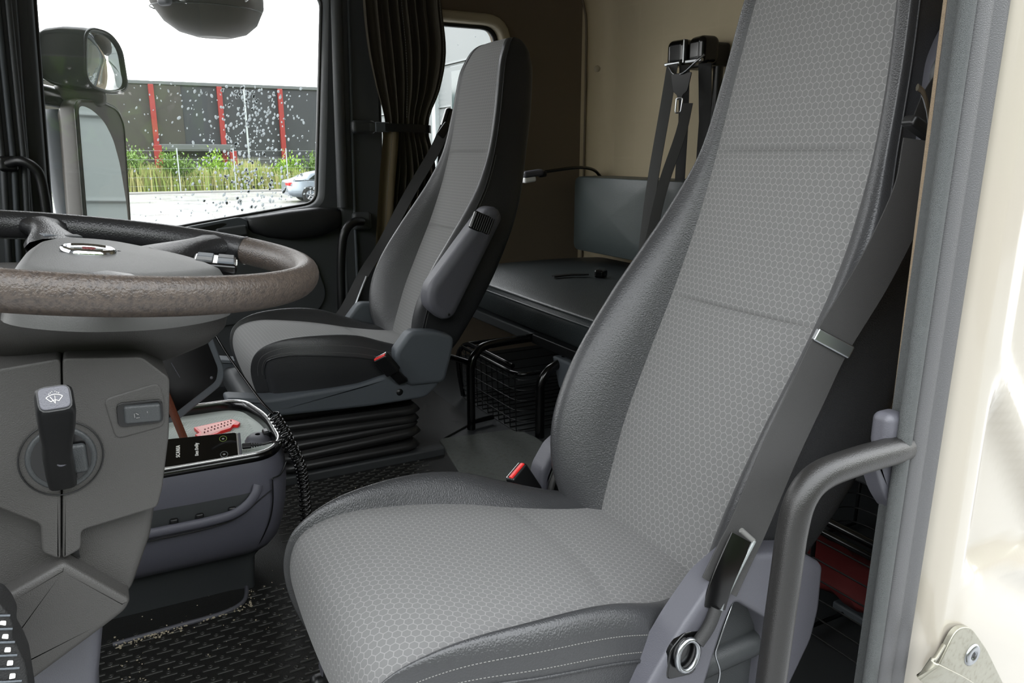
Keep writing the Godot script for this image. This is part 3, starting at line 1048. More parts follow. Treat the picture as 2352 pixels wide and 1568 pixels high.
func build_tree_line() -> void:
	# the yard's other edge, behind the open driver's door: a grassy bank and trees
	var m := M.new()
	var rows := []
	for q in [[9.0, -1.5], [11.0, -0.4], [14.0, 1.2], [18.0, 2.2], [30.0, 2.4]]:
		rows.append(PackedVector3Array([Vector3(-60, q[1], q[0]), Vector3(0, float(q[1]) + 0.1, q[0]), Vector3(70, q[1], q[0])]))
	m.grid(rows, false, false, Vector3.UP)
	tag(part("bank", m, MT.bark), "earth bank along the yard on the driver's side", "bank", "", "structure")
	var r := RandomNumberGenerator.new()
	r.seed = 404
	var leaf := M.new()
	leaf.grid([PackedVector3Array([Vector3(0, 0, 0), Vector3(0.01, 0, 0)]), PackedVector3Array([Vector3(-0.2, 0.3, 0.05), Vector3(0.2, 0.3, 0.05)]), PackedVector3Array([Vector3(0, 0.7, 0), Vector3(0.01, 0.7, 0)])], false, false, Vector3(0, 0, 1))
	var mm := MultiMesh.new()
	mm.transform_format = MultiMesh.TRANSFORM_3D
	mm.mesh = leaf.mesh(Vector3.ZERO)
	mm.instance_count = 36000
	for i in 36000:
		var k := i % 26
		var c := Vector3(-32.0 + 2.7 * k + sin(k * 5.1), 3.4 + 0.7 * sin(k * 2.7), 15.0 + 1.6 * sin(k * 3.3))
		var d := Vector3(r.randfn(), r.randfn(), r.randfn()) * Vector3(1.1, 1.7, 0.9)
		var p := c + d
		p.y = clampf(p.y, 0.4, 8.0)
		mm.set_instance_transform(i, Transform3D(Basis(Vector3.UP, r.randf() * TAU) * Basis(Vector3.RIGHT, r.randf_range(-1.4, 1.4)), p))
	var mi := MultiMeshInstance3D.new()
	mi.name = numbered("tree_row")
	mi.multimesh = mm
	mi.material_override = MT.leaf_dark
	add_child(mi, true)
	tag(mi, "row of leafy trees along the yard behind the open driver door", "trees", "", "stuff")

# ---------- mirrors outside the passenger window ----------
func build_mirrors() -> void:
	# wide angle mirror on top, main mirror below, on one arm
	var t := thing("door_mirror", "tall door mirror with a rounded wide angle mirror on top outside the passenger window", "mirror", Vector3(0.0, 0.55, -3.1))
	var gz := Vector3(0.735, -0.03, 0.678).normalized()      # the glass looks back along the lorry
	var gx := Vector3(0.678, 0.0, -0.735).normalized()
	var gy := gz.cross(gx).normalized()
	var oc := Vector3(0.045, 0.76, -3.06)
	var out := rpoly([Vector2(-0.094, 0.208), Vector2(0.02, 0.212), Vector2(0.095, 0.190), Vector2(0.118, 0.14), Vector2(0.106, -0.18), Vector2(0.096, -0.34), Vector2(-0.112, -0.34)], 0.03, 5)
	var rows := []
	for s in [[0.97, 0.004], [1.0, 0.0], [1.02, -0.02], [1.0, -0.06], [0.9, -0.085], [0.6, -0.10], [0.01, -0.105]]:
		var ring := PackedVector3Array()
		for p in out:
			var q := Vector2(0.0, -0.06) + (p - Vector2(0.0, -0.06)) * float(s[0])
			ring.append(oc + gx * q.x + gy * q.y + gz * float(s[1]))
		rows.append(ring)
	var m := M.new()
	m.grid(rows, true)
	part("housing", m, MT.mirror_brown, t)
	m = M.new()
	var gl := rpoly([Vector2(-0.086, 0.193), Vector2(-0.034, 0.183), Vector2(0.020, 0.145), Vector2(0.055, 0.085), Vector2(0.076, 0.0), Vector2(0.090, -0.14), Vector2(0.088, -0.33), Vector2(-0.104, -0.33)], 0.025, 5)
	var bk := M.new()
	prism(bk, out, Transform3D(Basis(gx, gy, gz), oc - gz * 0.012), 0.012, 0.003)
	part("hood", bk, MT.mirror_brown, t)
	m = M.new()
	prism(m, gl, Transform3D(Basis(gx, gy, gz), oc + gz * 0.0005), 0.0015)
	part("glass", m, MT.mirror, t)
	m = M.new()
	var lip := PackedVector3Array()
	for p in out:
		lip.append(oc + gx * p.x + gy * p.y - gz * 0.004)
	tube(m, lip, 0.004, 8, true)
	part("lip", m, MT.mirror_body, t)
	# dark lower body in front of it
	m = M.new()
	rows = []
	for s in [[0.94, 0.050], [0.90, 0.066], [0.75, 0.066], [0.60, 0.060], [0.42, 0.052]]:
		var ring := PackedVector3Array()
		for i in 14:
			var a := TAU * i / 14.0
			ring.append(Vector3(-0.062 - (0.94 - s[0]) * -0.01 + cos(a) * s[1], s[0], -3.10 + sin(a) * s[1] * 0.8))
		rows.append(ring)
	m.grid(rows, true)
	m.fan(rows[0], Vector3.UP); m.fan(rows[4], Vector3.DOWN)
	part("mirror_foot", m, MT.plastic_slate, t)
	m = M.new()
	tube(m, cr([Vector3(-0.25, 0.995, -2.92), Vector3(-0.12, 0.985, -3.02), Vector3(-0.05, 0.975, -3.09), Vector3(0.0, 0.97, -3.11)], 4), 0.033, 10)
	part("arm", m, MT.mirror_body, t)
	gz = Vector3(0.66, 0.02, 0.75).normalized()
	gx = Vector3.UP.cross(gz).normalized()
	gx = -gx if gx.x < 0.0 else gx
	oc = Vector3(0.075, 1.103, -3.06)
	rows = []
	out = rpoly([Vector2(-0.072, -0.085), Vector2(0.03, -0.108), Vector2(0.10, -0.09), Vector2(0.092, 0.045), Vector2(0.05, 0.09), Vector2(-0.045, 0.098)], 0.055, 6)
	var ctr := Vector2(0.015, 0.0)
	m = M.new()
	for s in [[0.0, 1.0, 0.0], [-0.02, 1.04, 0.0], [-0.07, 1.03, -0.01], [-0.12, 0.93, -0.015], [-0.155, 0.72, -0.02], [-0.168, 0.4, -0.02]]:
		var ring := PackedVector3Array()
		for p in out:
			var q := ctr + (p - ctr) * float(s[1])
			ring.append(oc + gx * (q.x + float(s[2])) + Vector3(0, q.y, 0) + Vector3(-0.97, 0, 0.1) * -float(s[0]))
		rows.append(ring)
	m.grid(rows, true)
	m.fan(rows[5], -gz)
	part("upper_shell", m, MT.mirror_body, t)
	m = M.new()
	lip = PackedVector3Array()
	for p in out:
		lip.append(oc + gx * p.x + Vector3(0, p.y, 0))
	tube(m, lip, 0.006, 8, true)
	part("upper_lip", m, MT.mirror_body, t)
	m = M.new()
	rows = []
	for s in [[0.985, -0.006], [0.8, 0.001], [0.5, 0.007], [0.2, 0.010], [0.01, 0.0105]]:
		var ring := PackedVector3Array()
		for p in out:
			var q := ctr + (p - ctr) * float(s[0])
			ring.append(oc + gx * q.x + Vector3(0, q.y, 0) + gz * float(s[1]))
		rows.append(ring)
	m.grid(rows, true, false, gz)
	part("upper_glass", m, MT.mirror, t)
	m = M.new()
	rbox(m, Vector3(0.00, 0.985, -3.09), Vector3(0.16, 0.06, 0.10), 0.025, Basis(Vector3(0, 0, 1), -0.1))
	part("neck", m, MT.mirror_brown, t)
	# kerb mirror hanging above the window
	t = thing("kerb_mirror", "oval kerb mirror in brown housing hanging above the passenger window", "mirror", Vector3(0.43, 1.36, -3.1))
	m = M.new()
	rows = []
	oc = Vector3(0.432, 1.352, -3.08)
	for s in [[0.05, 0.188, 0.13], [0.0, 0.196, 0.14], [-0.05, 0.190, 0.135], [-0.105, 0.158, 0.11], [-0.138, 0.115, 0.08], [-0.153, 0.06, 0.04]]:
		var ring := PackedVector3Array()
		for i in 28:
			var a := TAU * i / 28.0
			ring.append(oc + Vector3(cos(a) * s[1] + float(s[0]) * -0.10, s[0], sin(a) * s[2]))
		rows.append(ring)
	m.grid(rows, true)
	m.fan(rows[5], Vector3.DOWN)
	part("housing", m, MT.mirror_brown, t)
	m = M.new()
	var rg := PackedVector3Array()
	for i in 28:
		var a := TAU * i / 28.0
		rg.append(oc + Vector3(cos(a) * 0.187, -0.062, sin(a) * 0.132))
	tube(m, rg, 0.0025, 6, true)
	part("bead", m, MT.mirror_body, t)
	# the opening with the glass looks down and to the cab
	var kz := Vector3(0.05, -0.35, 0.93).normalized()
	var kx := Vector3.UP.cross(kz).normalized()
	var ky := kz.cross(kx)
	m = M.new()
	rg = PackedVector3Array()
	for i in 36:
		var a := TAU * i / 36.0
		rg.append(Vector3(0.430, 1.372, -2.945) + kx * cos(a) * 0.150 + ky * sin(a) * 0.100)
	tube(m, rg, 0.006, 8, true)
	part("glass_rim", m, MT.silver_trim, t)
	m = M.new()
	rows = []
	for s in [[0.97, 0.0], [0.7, 0.01], [0.3, 0.016], [0.01, 0.018]]:
		var ring := PackedVector3Array()
		for i in 36:
			var a := TAU * i / 36.0
			ring.append(Vector3(0.430, 1.372, -2.945) + kx * cos(a) * 0.150 * s[0] + ky * sin(a) * 0.100 * s[0] + kz * s[1])
		rows.append(ring)
	m.grid(rows, true, false, kz)
	part("glass", m, MT.mirror, t)
	m = M.new()
	rbox(m, Vector3(0.285, 1.300, -2.972), Vector3(0.05, 0.05, 0.03), 0.014, Basis(Vector3.UP, -0.8))
	part("clamp", m, MT.plastic_grey, t)
	m = M.new()
	tube(m, PackedVector3Array([oc + Vector3(0, 0.04, 0), oc + Vector3(0, 0.3, 0.05), oc + Vector3(0, 0.36, 0.25)]), 0.03, 8)
	part("arm", m, MT.plastic_dark, t)

# ---------- the two seats ----------
# backrest: height, front face x, fabric half width, outer half width, bolster forward, thickness
const BACK := [
	[0.255, 0.590, 0.100, 0.150, 0.010, 0.06], [0.30, 0.600, 0.106, 0.172, 0.035, 0.09], [0.35, 0.618, 0.112, 0.188, 0.062, 0.10], [0.42, 0.646, 0.121, 0.203, 0.080, 0.11],
	[0.50, 0.684, 0.127, 0.208, 0.082, 0.115], [0.595, 0.730, 0.131, 0.204, 0.064, 0.115], [0.66, 0.757, 0.132, 0.194, 0.044, 0.115], [0.72, 0.778, 0.131, 0.180, 0.026, 0.115],
	[0.80, 0.800, 0.129, 0.158, 0.010, 0.115], [0.90, 0.819, 0.122, 0.146, 0.004, 0.115], [1.00, 0.835, 0.110, 0.134, 0.002, 0.11], [1.06, 0.846, 0.100, 0.124, 0.0, 0.10]]
const ZS := 1.0

func back_section(y: float) -> Array:
	var yy: float = min(y, 1.045)
	var xf := tab(BACK, y if y < 1.06 else 1.06, 1)
	var wf := tab(BACK, yy, 2)
	var wo := tab(BACK, yy, 3)
	var p := tab(BACK, yy, 4)
	var th := tab(BACK, yy, 5)
	var q := 1.0
	if y > 1.01:
		q = sqrt(max(0.0, 1.0 - pow((y - 1.01) / 0.085, 2.0)))
		wf *= 0.62 + 0.38 * q
		wo *= 0.62 + 0.38 * q
		xf += 0.05 * (1.0 - q)
		th = th * (0.12 + 0.88 * q)
	return [xf, wf, wo, p, th]

func make_backrest(t: Node3D) -> Node3D:
	var ys := []
	var y := 0.255
	while y < 1.0:
		ys.append(y)
		y += 0.0155
	for s in [0.595, 0.80]:
		for d in [-0.009, -0.005, -0.0025, 0.0, 0.0025, 0.005, 0.009]:
			ys.append(s + d)
	for k in 15:
		ys.append(1.01 + 0.0849 * sin(PI * 0.5 * k / 14.0))
	ys.sort()
	var ins := []
	var bl := [[], []]
	var sh := []
	var pip := [PackedVector3Array(), PackedVector3Array()]
	for yy in ys:
		var s := back_section(yy)
		var xf: float = s[0]
		var wf: float = s[1]
		var wo: float = s[2]
		var p: float = s[3]
		var th: float = s[4]
		var row := PackedVector3Array()
		var groove := 0.0
		for q in [0.595, 0.80]:           # sewn cross seams
			groove += 0.0045 * exp(-pow((yy - q) / 0.0035, 2.0)) + 0.0025 * exp(-pow((yy - q) / 0.014, 2.0))
		for i in 15:
			var z := lerpf(-wf, wf, i / 14.0)
			row.append(Vector3(xf + groove * (1.0 - pow(abs(z / wf), 8.0)) - 0.006 * (1.0 - pow(z / wf, 2.0)) + 0.002, yy, z))
		ins.append(row)
		var e := Vector3(0, 0, 0)
		for side in 2:
			var sg := -1.0 if side == 0 else 1.0
			var wid := wo - wf
			var pts := cr([Vector3(xf + 0.002, yy, wf * sg), Vector3(xf - p * 0.55 - 0.001, yy, (wf + wid * 0.30) * sg), Vector3(xf - p, yy, (wf + wid * 0.66) * sg), Vector3(xf - p * 0.96 + 0.002, yy, (wf + wid * 0.90) * sg), Vector3(xf - p * 0.85 + 0.012, yy, wo * sg)], 4)
			bl[side].append(pts)
			pip[side].append(pts[pts.size() - 1])
		var x1 := xf - p * 0.85 + 0.012
		var x2 := xf + th
		sh.append(cr([Vector3(x1 + 0.002, yy, wo), Vector3(lerpf(x1, x2, 0.5), yy, wo * 0.995), Vector3(x2 - th * 0.16, yy, wo * 0.96), Vector3(x2, yy, wo * 0.72), Vector3(x2 + 0.004, yy, 0), Vector3(x2, yy, -wo * 0.72), Vector3(x2 - th * 0.16, yy, -wo * 0.96), Vector3(lerpf(x1, x2, 0.5), yy, -wo * 0.995), Vector3(x1 + 0.002, yy, -wo)], 4))
	var m := M.new()
	m.grid(ins, false, false, Vector3(-1, 0, 0))
	part("backrest_insert", m, MT.fabric, t, "grey fabric with pale hexagon stitching")
	for side in 2:
		m = M.new()
		m.grid(bl[side], false, false, Vector3(-1, 0, -0.3 if side == 0 else 0.3))
		part("backrest_bolster", m, MT.leather, t)
		m = M.new()
		tube(m, pip[side], 0.0016, 5)
		part("backrest_seam", m, MT.leather_dark, t)
	m = M.new()
	m.grid(sh, false, false, Vector3(1, 0, 0))
	var top := PackedVector3Array()
	var last := ys.size() - 1
	m.fan(sh[0], Vector3.DOWN)
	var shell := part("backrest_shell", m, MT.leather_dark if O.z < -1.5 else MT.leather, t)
	return shell

# cushion path (x, y) from the front lower edge over the top to the rear, with fabric and outer half widths and bolster height
const SEAT := [
	[0.0, 0.222, 0.150, 0.128, 0.134, 0.000], [0.12, 0.188, 0.200, 0.137, 0.143, 0.001], [0.24, 0.164, 0.262, 0.146, 0.152, 0.002], [0.34, 0.160, 0.312, 0.152, 0.158, 0.003],
	[0.43, 0.180, 0.346, 0.157, 0.166, 0.006], [0.52, 0.235, 0.357, 0.161, 0.184, 0.015], [0.62, 0.320, 0.346, 0.162, 0.203, 0.028], [0.72, 0.400, 0.331, 0.155, 0.207, 0.032],
	[0.82, 0.475, 0.314, 0.142, 0.203, 0.022], [0.92, 0.555, 0.301, 0.124, 0.196, 0.008], [1.0, 0.640, 0.292, 0.112, 0.188, 0.000]]

func make_cushion(t: Node3D) -> void:
	var ins := []
	var bl := [[], []]
	var sd := [[], []]
	var rim := [PackedVector3Array(), PackedVector3Array()]
	var n := 76
	for k in n + 1:
		var s := float(k) / n
		var x := tab(SEAT, s, 1)
		var y := tab(SEAT, s, 2)
		var d := Vector3(tab(SEAT, s + 0.01, 1) - tab(SEAT, s - 0.01, 1), tab(SEAT, s + 0.01, 2) - tab(SEAT, s - 0.01, 2), 0).normalized()
		if s > 0.985 or s < 0.015:
			d = Vector3(1, -0.12, 0).normalized() if s > 0.5 else Vector3(-0.5, 0.86, 0).normalized()
		var nn := Vector3(-d.y, d.x, 0)
		var wf := tab(SEAT, s, 3)
		var wo := tab(SEAT, s, 4)
		var p := tab(SEAT, s, 5)
		var row := PackedVector3Array()
		var c := Vector3(x, y, 0.012 * (1.0 - smoothstep(0.4, 0.75, s)))
		for i in 17:
			var z := lerpf(-wf, wf, i / 16.0)
			# curved seam towards the rear of the cushion
			var xs := 0.478 - 0.035 * pow(z / 0.14, 2.0) * (1.0 if z > 0 else 0.2)
			var g := 0.004 * exp(-pow((x - xs) / 0.006, 2.0)) + 0.002 * exp(-pow((x - xs) / 0.02, 2.0))
			row.append(c + nn * (0.006 * (1.0 - pow(z / wf, 2.0)) - 0.002 - g * (1.0 - pow(abs(z / wf), 8.0))) + Vector3(0, 0, z))
		ins.append(row)
		for side in 2:
			var sg := -1.0 if side == 0 else 1.0
			var wid := wo - wf
			var z3 := Vector3(0, 0, sg)
			var pts := cr([c + z3 * wf - nn * 0.002, c + z3 * (wf + wid * 0.3) + nn * (p * 0.62 + 0.003), c + z3 * (wf + wid * 0.62) + nn * (p + 0.001), c + z3 * (wf + wid * 0.88) + nn * (p * 0.75 - 0.008), c + z3 * (wo + 0.002) + nn * (p * 0.3 - 0.026)], 4)
			bl[side].append(pts)
			var e := pts[pts.size() - 1]
			rim[side].append(e)
			# side face goes down to the seat pan
			var yb := lerpf(0.175, 0.215, clampf((x - 0.2) / 0.4, 0.0, 1.0))
			var lo := Vector3(clampf(e.x, 0.205, 0.66), min(yb, e.y - 0.002), c.z + sg * (max(wo, 0.145) - 0.012))
			sd[side].append(cr([e, e.lerp(lo, 0.3) + z3 * 0.004, e.lerp(lo, 0.75) + z3 * 0.003, lo], 3))
	var m := M.new()
	m.grid(ins, false, false, Vector3(-0.4, 1, 0))
	part("cushion_insert", m, MT.fabric, t, "grey fabric with pale hexagon stitching")
	for side in 2:
		m = M.new()
		m.grid(bl[side], false, false, Vector3(-0.3, 1, 0))
		part("cushion_bolster", m, MT.leather, t)
		m = M.new()
		m.grid(sd[side], false, false, Vector3(0, 0, -1 if side == 0 else 1))
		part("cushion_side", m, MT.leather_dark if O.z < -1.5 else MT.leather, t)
		m = M.new()
		var r: PackedVector3Array = rim[side]
		tube(m, r.slice(20, r.size()), 0.0022, 5)
		part("cushion_piping", m, MT.leather_dark, t)
		# double row of stitches along the edge
		m = M.new()
		for off in [0.006, 0.011]:
			for i in range(22, r.size() - 3):
				for h in 3:
					var a: Vector3 = bl[side][i][15 if off < 0.01 else 13].lerp(bl[side][i + 1][15 if off < 0.01 else 13], h / 3.0)
					var b: Vector3 = bl[side][i][15 if off < 0.01 else 13].lerp(bl[side][i + 1][15 if off < 0.01 else 13], h / 3.0 + 0.2)
					tube(m, PackedVector3Array([a, b]), 0.0006, 4)
		part("stitching", m, MT.thread, t).set_meta("kind", "stuff")

func stitch_back(t: Node3D, side: float) -> void:
	var m := M.new()
	for k in 150:
		var y := 0.30 + 0.0033 * k
		var a := back_section(y)
		var b := back_section(y + 0.0016)
		var p0 := Vector3(a[0] - a[3] * 0.85 + 0.018, y, (a[2] + 0.0006) * side)
		var p1 := Vector3(b[0] - b[3] * 0.85 + 0.018, y + 0.0016, (b[2] + 0.0006) * side)
		tube(m, PackedVector3Array([p0, p1]), 0.0009, 4)
	part("stitching", m, MT.thread, t).set_meta("kind", "stuff")

func bellows(t: Node3D, x0: float, x1: float, y0: float, y1: float, w: float, folds: int) -> void:
	for k in folds:
		var m := M.new()
		var rows := []
		var ya := lerpf(y0, y1, float(k) / folds)
		var yb := lerpf(y0, y1, float(k + 1) / folds)
		for s in [[0.0, 0.0], [0.2, 0.006], [0.5, 0.013], [0.8, 0.006], [1.0, 0.0]]:
			var ring := PackedVector3Array()
			var e: float = s[1] + 0.003 * sin(k * 2.1)
			for p in rpoly([Vector2(x0 - e, -w - e), Vector2(x1 + e, -w - e), Vector2(x1 + e, w + e), Vector2(x0 - e, w + e)], 0.04, 4):
				ring.append(Vector3(p.x, lerpf(ya, yb, s[0]) + 0.012 * (p.x - x0) / (x1 - x0) * sin(k * 1.3), p.y))
			rows.append(ring)
		m.grid(rows, true)
		m.fan(rows[4], Vector3.UP); m.fan(rows[0], Vector3.DOWN)
		part("bellows_fold", m, MT.bellow, t)

func buckle(t: Node3D, c: Vector3, updir: Vector3, facing: Vector3, stalk_to: Vector3) -> void:
	var b := bas(facing, updir)
	var m := M.new()
	rbox(m, c, Vector3(0.040, 0.056, 0.020), 0.005, b)
	var by := part("buckle", m, MT.black, t)
	m = M.new()
	rbox(m, c + b.y * 0.0268 + b.z * 0.0035, Vector3(0.034, 0.006, 0.009), 0.002, b)
	part("release_button", m, MT.red, by, "red release button")
	m = M.new()
	rbox(m, c + b.y * 0.0272 - b.z * 0.0052, Vector3(0.035, 0.004, 0.0028), 0.001, b)
	part("slot_edge", m, MT.chrome, by)
	m = M.new()
	ribbon(m, cr([c - b.y * 0.024, (c - b.y * 0.024 + stalk_to) * 0.5 - b.y * 0.008, stalk_to], 4), [b.x], 0.026, 0.010)
	part("buckle_stalk", m, MT.black, t)

func build_seats() -> void:
	# driver's seat
	O = Vector3(0, 0, -0.735)
	var t := thing("driver_chair", "large grey driver seat in the foreground with hexagon stitched fabric", "seat", O)
	make_backrest(t)
	make_cushion(t)
	stitch_back(t, 1.0)
	driver_base(t)
	# passenger seat, same pattern, further across the cab
	O = Vector3(0.126, 0, -1.98)
	t = thing("passenger_chair", "grey passenger seat across the cab with folded armrest and red buckle", "seat", O)
	make_backrest(t)
	make_cushion(t)
	stitch_back(t, 1.0)
	passenger_base(t)
	O = Vector3.ZERO

func passenger_base(t: Node3D) -> void:
	var m := M.new()
	# raised ear with the hinge cover, local x = world x - 0.126
	prism(m, rpoly([Vector2(0.500, 0.262), Vector2(0.486, 0.315), Vector2(0.532, 0.369), Vector2(0.60, 0.362), Vector2(0.652, 0.342), Vector2(0.645, 0.300), Vector2(0.622, 0.222), Vector2(0.52, 0.226)], 0.018, 5), xy(0.190), 0.040, 0.012)
	part("hinge_cover", m, MT.plastic_slate, t)
	m = M.new()
	prism(m, rpoly([Vector2(0.500, 0.262), Vector2(0.486, 0.315), Vector2(0.532, 0.369), Vector2(0.60, 0.362), Vector2(0.652, 0.342), Vector2(0.645, 0.300), Vector2(0.622, 0.222), Vector2(0.52, 0.226)], 0.018, 5), Transform3D(Basis(Vector3(1, 0, 0), Vector3(0, 1, 0), Vector3(0, 0, 1)), Vector3(0, 0, -0.225)), 0.035, 0.010)
	part("hinge_cover", m, MT.plastic_slate, t)
	m = M.new()
	var sk := rpoly([Vector2(0.085, 0.262), Vector2(0.10, 0.205), Vector2(0.18, 0.198), Vector2(0.42, 0.186), Vector2(0.572, 0.186), Vector2(0.615, 0.222), Vector2(0.60, 0.262), Vector2(0.47, 0.262), Vector2(0.40, 0.248), Vector2(0.18, 0.243)], 0.016, 4)
	prism(m, sk, xy(0.165), 0.055, 0.010)
	part("side_skirt", m, MT.plastic_slate, t)
	m = M.new()
	prism(m, sk, xy(-0.22), 0.055, 0.010)
	part("side_skirt", m, MT.plastic_slate, t)
	m = M.new()
	rbox(m, Vector3(0.36, 0.20, 0.0), Vector3(0.46, 0.06, 0.36), 0.02)
	part("seat_pan", m, MT.plastic_dark, t)
	m = M.new()
	lathe(m, [Vector2(0.0, 0.003), Vector2(0.006, 0.003), Vector2(0.009, 0.0)], Vector3(0.500, 0.213, 0.220), Vector3(0, 0, 1), 12)
	part("screw", m, MT.black, t)
	bellows(t, 0.205, 0.56, 0.030, 0.195, 0.175, 6)
	m = M.new()
	rbox(m, Vector3(0.37, 0.016, 0.17), Vector3(0.53, 0.026, 0.035), 0.006)
	part("floor_rail", m, MT.plastic_dark, t)
	m = M.new()
	rbox(m, Vector3(0.37, 0.016, -0.17), Vector3(0.53, 0.026, 0.035), 0.006)
	part("floor_rail", m, MT.plastic_dark, t)
	# folded armrest on the inner side of the back
	m = M.new()
	prism(m, rpoly([Vector2(0.735, 0.668), Vector2(0.768, 0.668), Vector2(0.782, 0.640), Vector2(0.640, 0.396), Vector2(0.612, 0.390), Vector2(0.568, 0.430), Vector2(0.572, 0.478), Vector2(0.618, 0.532), Vector2(0.695, 0.622)], 0.022, 5), xy(0.205), 0.055, 0.022)
	var arm := part("armrest", m, MT.plastic_grey, t)
	m = M.new()
	var dz := Vector3(0.40, 0.91, 0).normalized()
	for k in 9:
		var c := Vector3(0.716, 0.630, 0.262) + Vector3(0.006, -0.0025, 0) * (k - 4) * 0.95
		tube(m, PackedVector3Array([c - dz * 0.020, c + dz * 0.020]), 0.0032, 6)
	part("dial_ridge", m, MT.black, arm)
	m = M.new()
	rbox(m, Vector3(0.716, 0.630, 0.254), Vector3(0.055, 0.046, 0.014), 0.005, Basis(Vector3(0, 0, 1), -0.41))
	part("adjusting_dial", m, MT.gloss_black, arm)
	m = M.new()
	lathe(m, [Vector2(0.0, 0.001), Vector2(0.0032, 0.001)], Vector3(0.622, 0.408, 0.260), Vector3(0, 0, 1), 10)
	part("screw", m, MT.black, arm)
	buckle(t, Vector3(0.462, 0.296, 0.243), Vector3(-0.62, 0.78, 0.0), Vector3(-0.55, -0.35, 0.75), Vector3(0.505, 0.245, 0.236))

func driver_base(t: Node3D) -> void:
	var m := M.new()
	# outer shell: rear ear with a recess and a slanted arm to the front (local z, near side positive)
	prism(m, rpoly([Vector2(0.36, 0.19), Vector2(0.424, 0.301), Vector2(0.462, 0.351), Vector2(0.495, 0.386), Vector2(0.523, 0.400), Vector2(0.539, 0.407), Vector2(0.623, 0.386), Vector2(0.657, 0.364), Vector2(0.658, 0.309), Vector2(0.651, 0.273), Vector2(0.609, 0.20), Vector2(0.592, 0.20), Vector2(0.596, 0.286), Vector2(0.580, 0.318), Vector2(0.534, 0.353), Vector2(0.526, 0.355), Vector2(0.515, 0.333), Vector2(0.506, 0.306), Vector2(0.492, 0.26), Vector2(0.46, 0.19)], 0.008, 4), xy(0.200), 0.034, 0.007)
	part("side_shell", m, MT.plastic_grey, t)
	m = M.new()
	prism(m, rpoly([Vector2(0.30, 0.10), Vector2(0.30, 0.20), Vector2(0.42, 0.235), Vector2(0.50, 0.34), Vector2(0.54, 0.37), Vector2(0.62, 0.34), Vector2(0.65, 0.27), Vector2(0.62, 0.12)], 0.02, 4), xy(0.178), 0.022, 0.004)
	part("recess_panel", m, MT.plastic_dark, t)
	m = M.new()
	prism(m, rpoly([Vector2(0.16, 0.135), Vector2(0.19, 0.20), Vector2(0.40, 0.232), Vector2(0.44, 0.21), Vector2(0.42, 0.12)], 0.016, 4), xy(0.170), 0.05, 0.010)
	part("side_skirt", m, MT.plastic_grey, t)
	m = M.new()
	tube(m, cr([Vector3(0.544, 0.344, 0.215), Vector3(0.528, 0.328, 0.222), Vector3(0.517, 0.306, 0.224), Vector3(0.515, 0.294, 0.224), Vector3(0.523, 0.270, 0.224), Vector3(0.520, 0.24, 0.222)], 5), 0.0012, 6)
	part("release_wire", m, MT.steel, t)
	m = M.new()
	tube(m, PackedVector3Array([Vector3(0.50, 0.262, 0.196), Vector3(0.60, 0.268, 0.198)]), 0.016, 10)
	part("recliner_bar", m, MT.plastic_dark, t)
	# inner shell seen past the far bolster: a curved rim, a frayed edge, a dark cheek behind
	m = M.new()
	prism(m, rpoly([Vector2(0.570, 0.215), Vector2(0.580, 0.262), Vector2(0.586, 0.305), Vector2(0.608, 0.338), Vector2(0.640, 0.358), Vector2(0.665, 0.360), Vector2(0.665, 0.340), Vector2(0.637, 0.330), Vector2(0.614, 0.312), Vector2(0.602, 0.287), Vector2(0.592, 0.215)], 0.008, 4), xy(-0.285), 0.036, 0.008)
	part("inner_shell", m, MT.plastic_grey, t)
	m = M.new()
	tube(m, cr([Vector3(0.590, 0.230, -0.243), Vector3(0.597, 0.268, -0.243), Vector3(0.606, 0.293, -0.243), Vector3(0.622, 0.316, -0.243), Vector3(0.650, 0.333, -0.243)], 5), 0.006, 7)
	part("frayed_edge", m, MT.webbing_light, t)
	m = M.new()
	prism(m, rpoly([Vector2(0.598, 0.20), Vector2(0.602, 0.268), Vector2(0.624, 0.316), Vector2(0.66, 0.34), Vector2(0.68, 0.30), Vector2(0.66, 0.20)], 0.01, 4), xy(-0.262), 0.02, 0.005)
	part("inner_cheek", m, MT.black, t)
	m = M.new()
	rbox(m, Vector3(0.42, 0.165, 0.0), Vector3(0.38, 0.07, 0.29), 0.02)
	part("seat_pan", m, MT.plastic_dark, t)
	bellows(t, 0.24, 0.56, 0.02, 0.14, 0.14, 4)
	# front levers
	m = M.new()
	rbox(m, Vector3(0.196, 0.178, -0.128), Vector3(0.010, 0.062, 0.020), 0.003, Basis(Vector3(0, 0, 1), -0.1) * Basis(Vector3(1, 0, 0), 0.35))
	part("height_lever", m, MT.plastic_grey, t)
	m = M.new()
	rbox(m, Vector3(0.205, 0.150, -0.118), Vector3(0.030, 0.10, 0.030), 0.006, Basis(Vector3(1, 0, 0), 0.35))
	part("lever_housing", m, MT.black, t)
	m = M.new()
	rbox(m, Vector3(0.192, 0.120, -0.150), Vector3(0.03, 0.034, 0.022), 0.010)
	part("slide_knob", m, MT.black, t)
	buckle(t, Vector3(0.553, 0.288, -0.252), Vector3(-0.47, 0.88, 0.0), Vector3(0.22, 0.25, 0.93), Vector3(0.575, 0.21, -0.255))

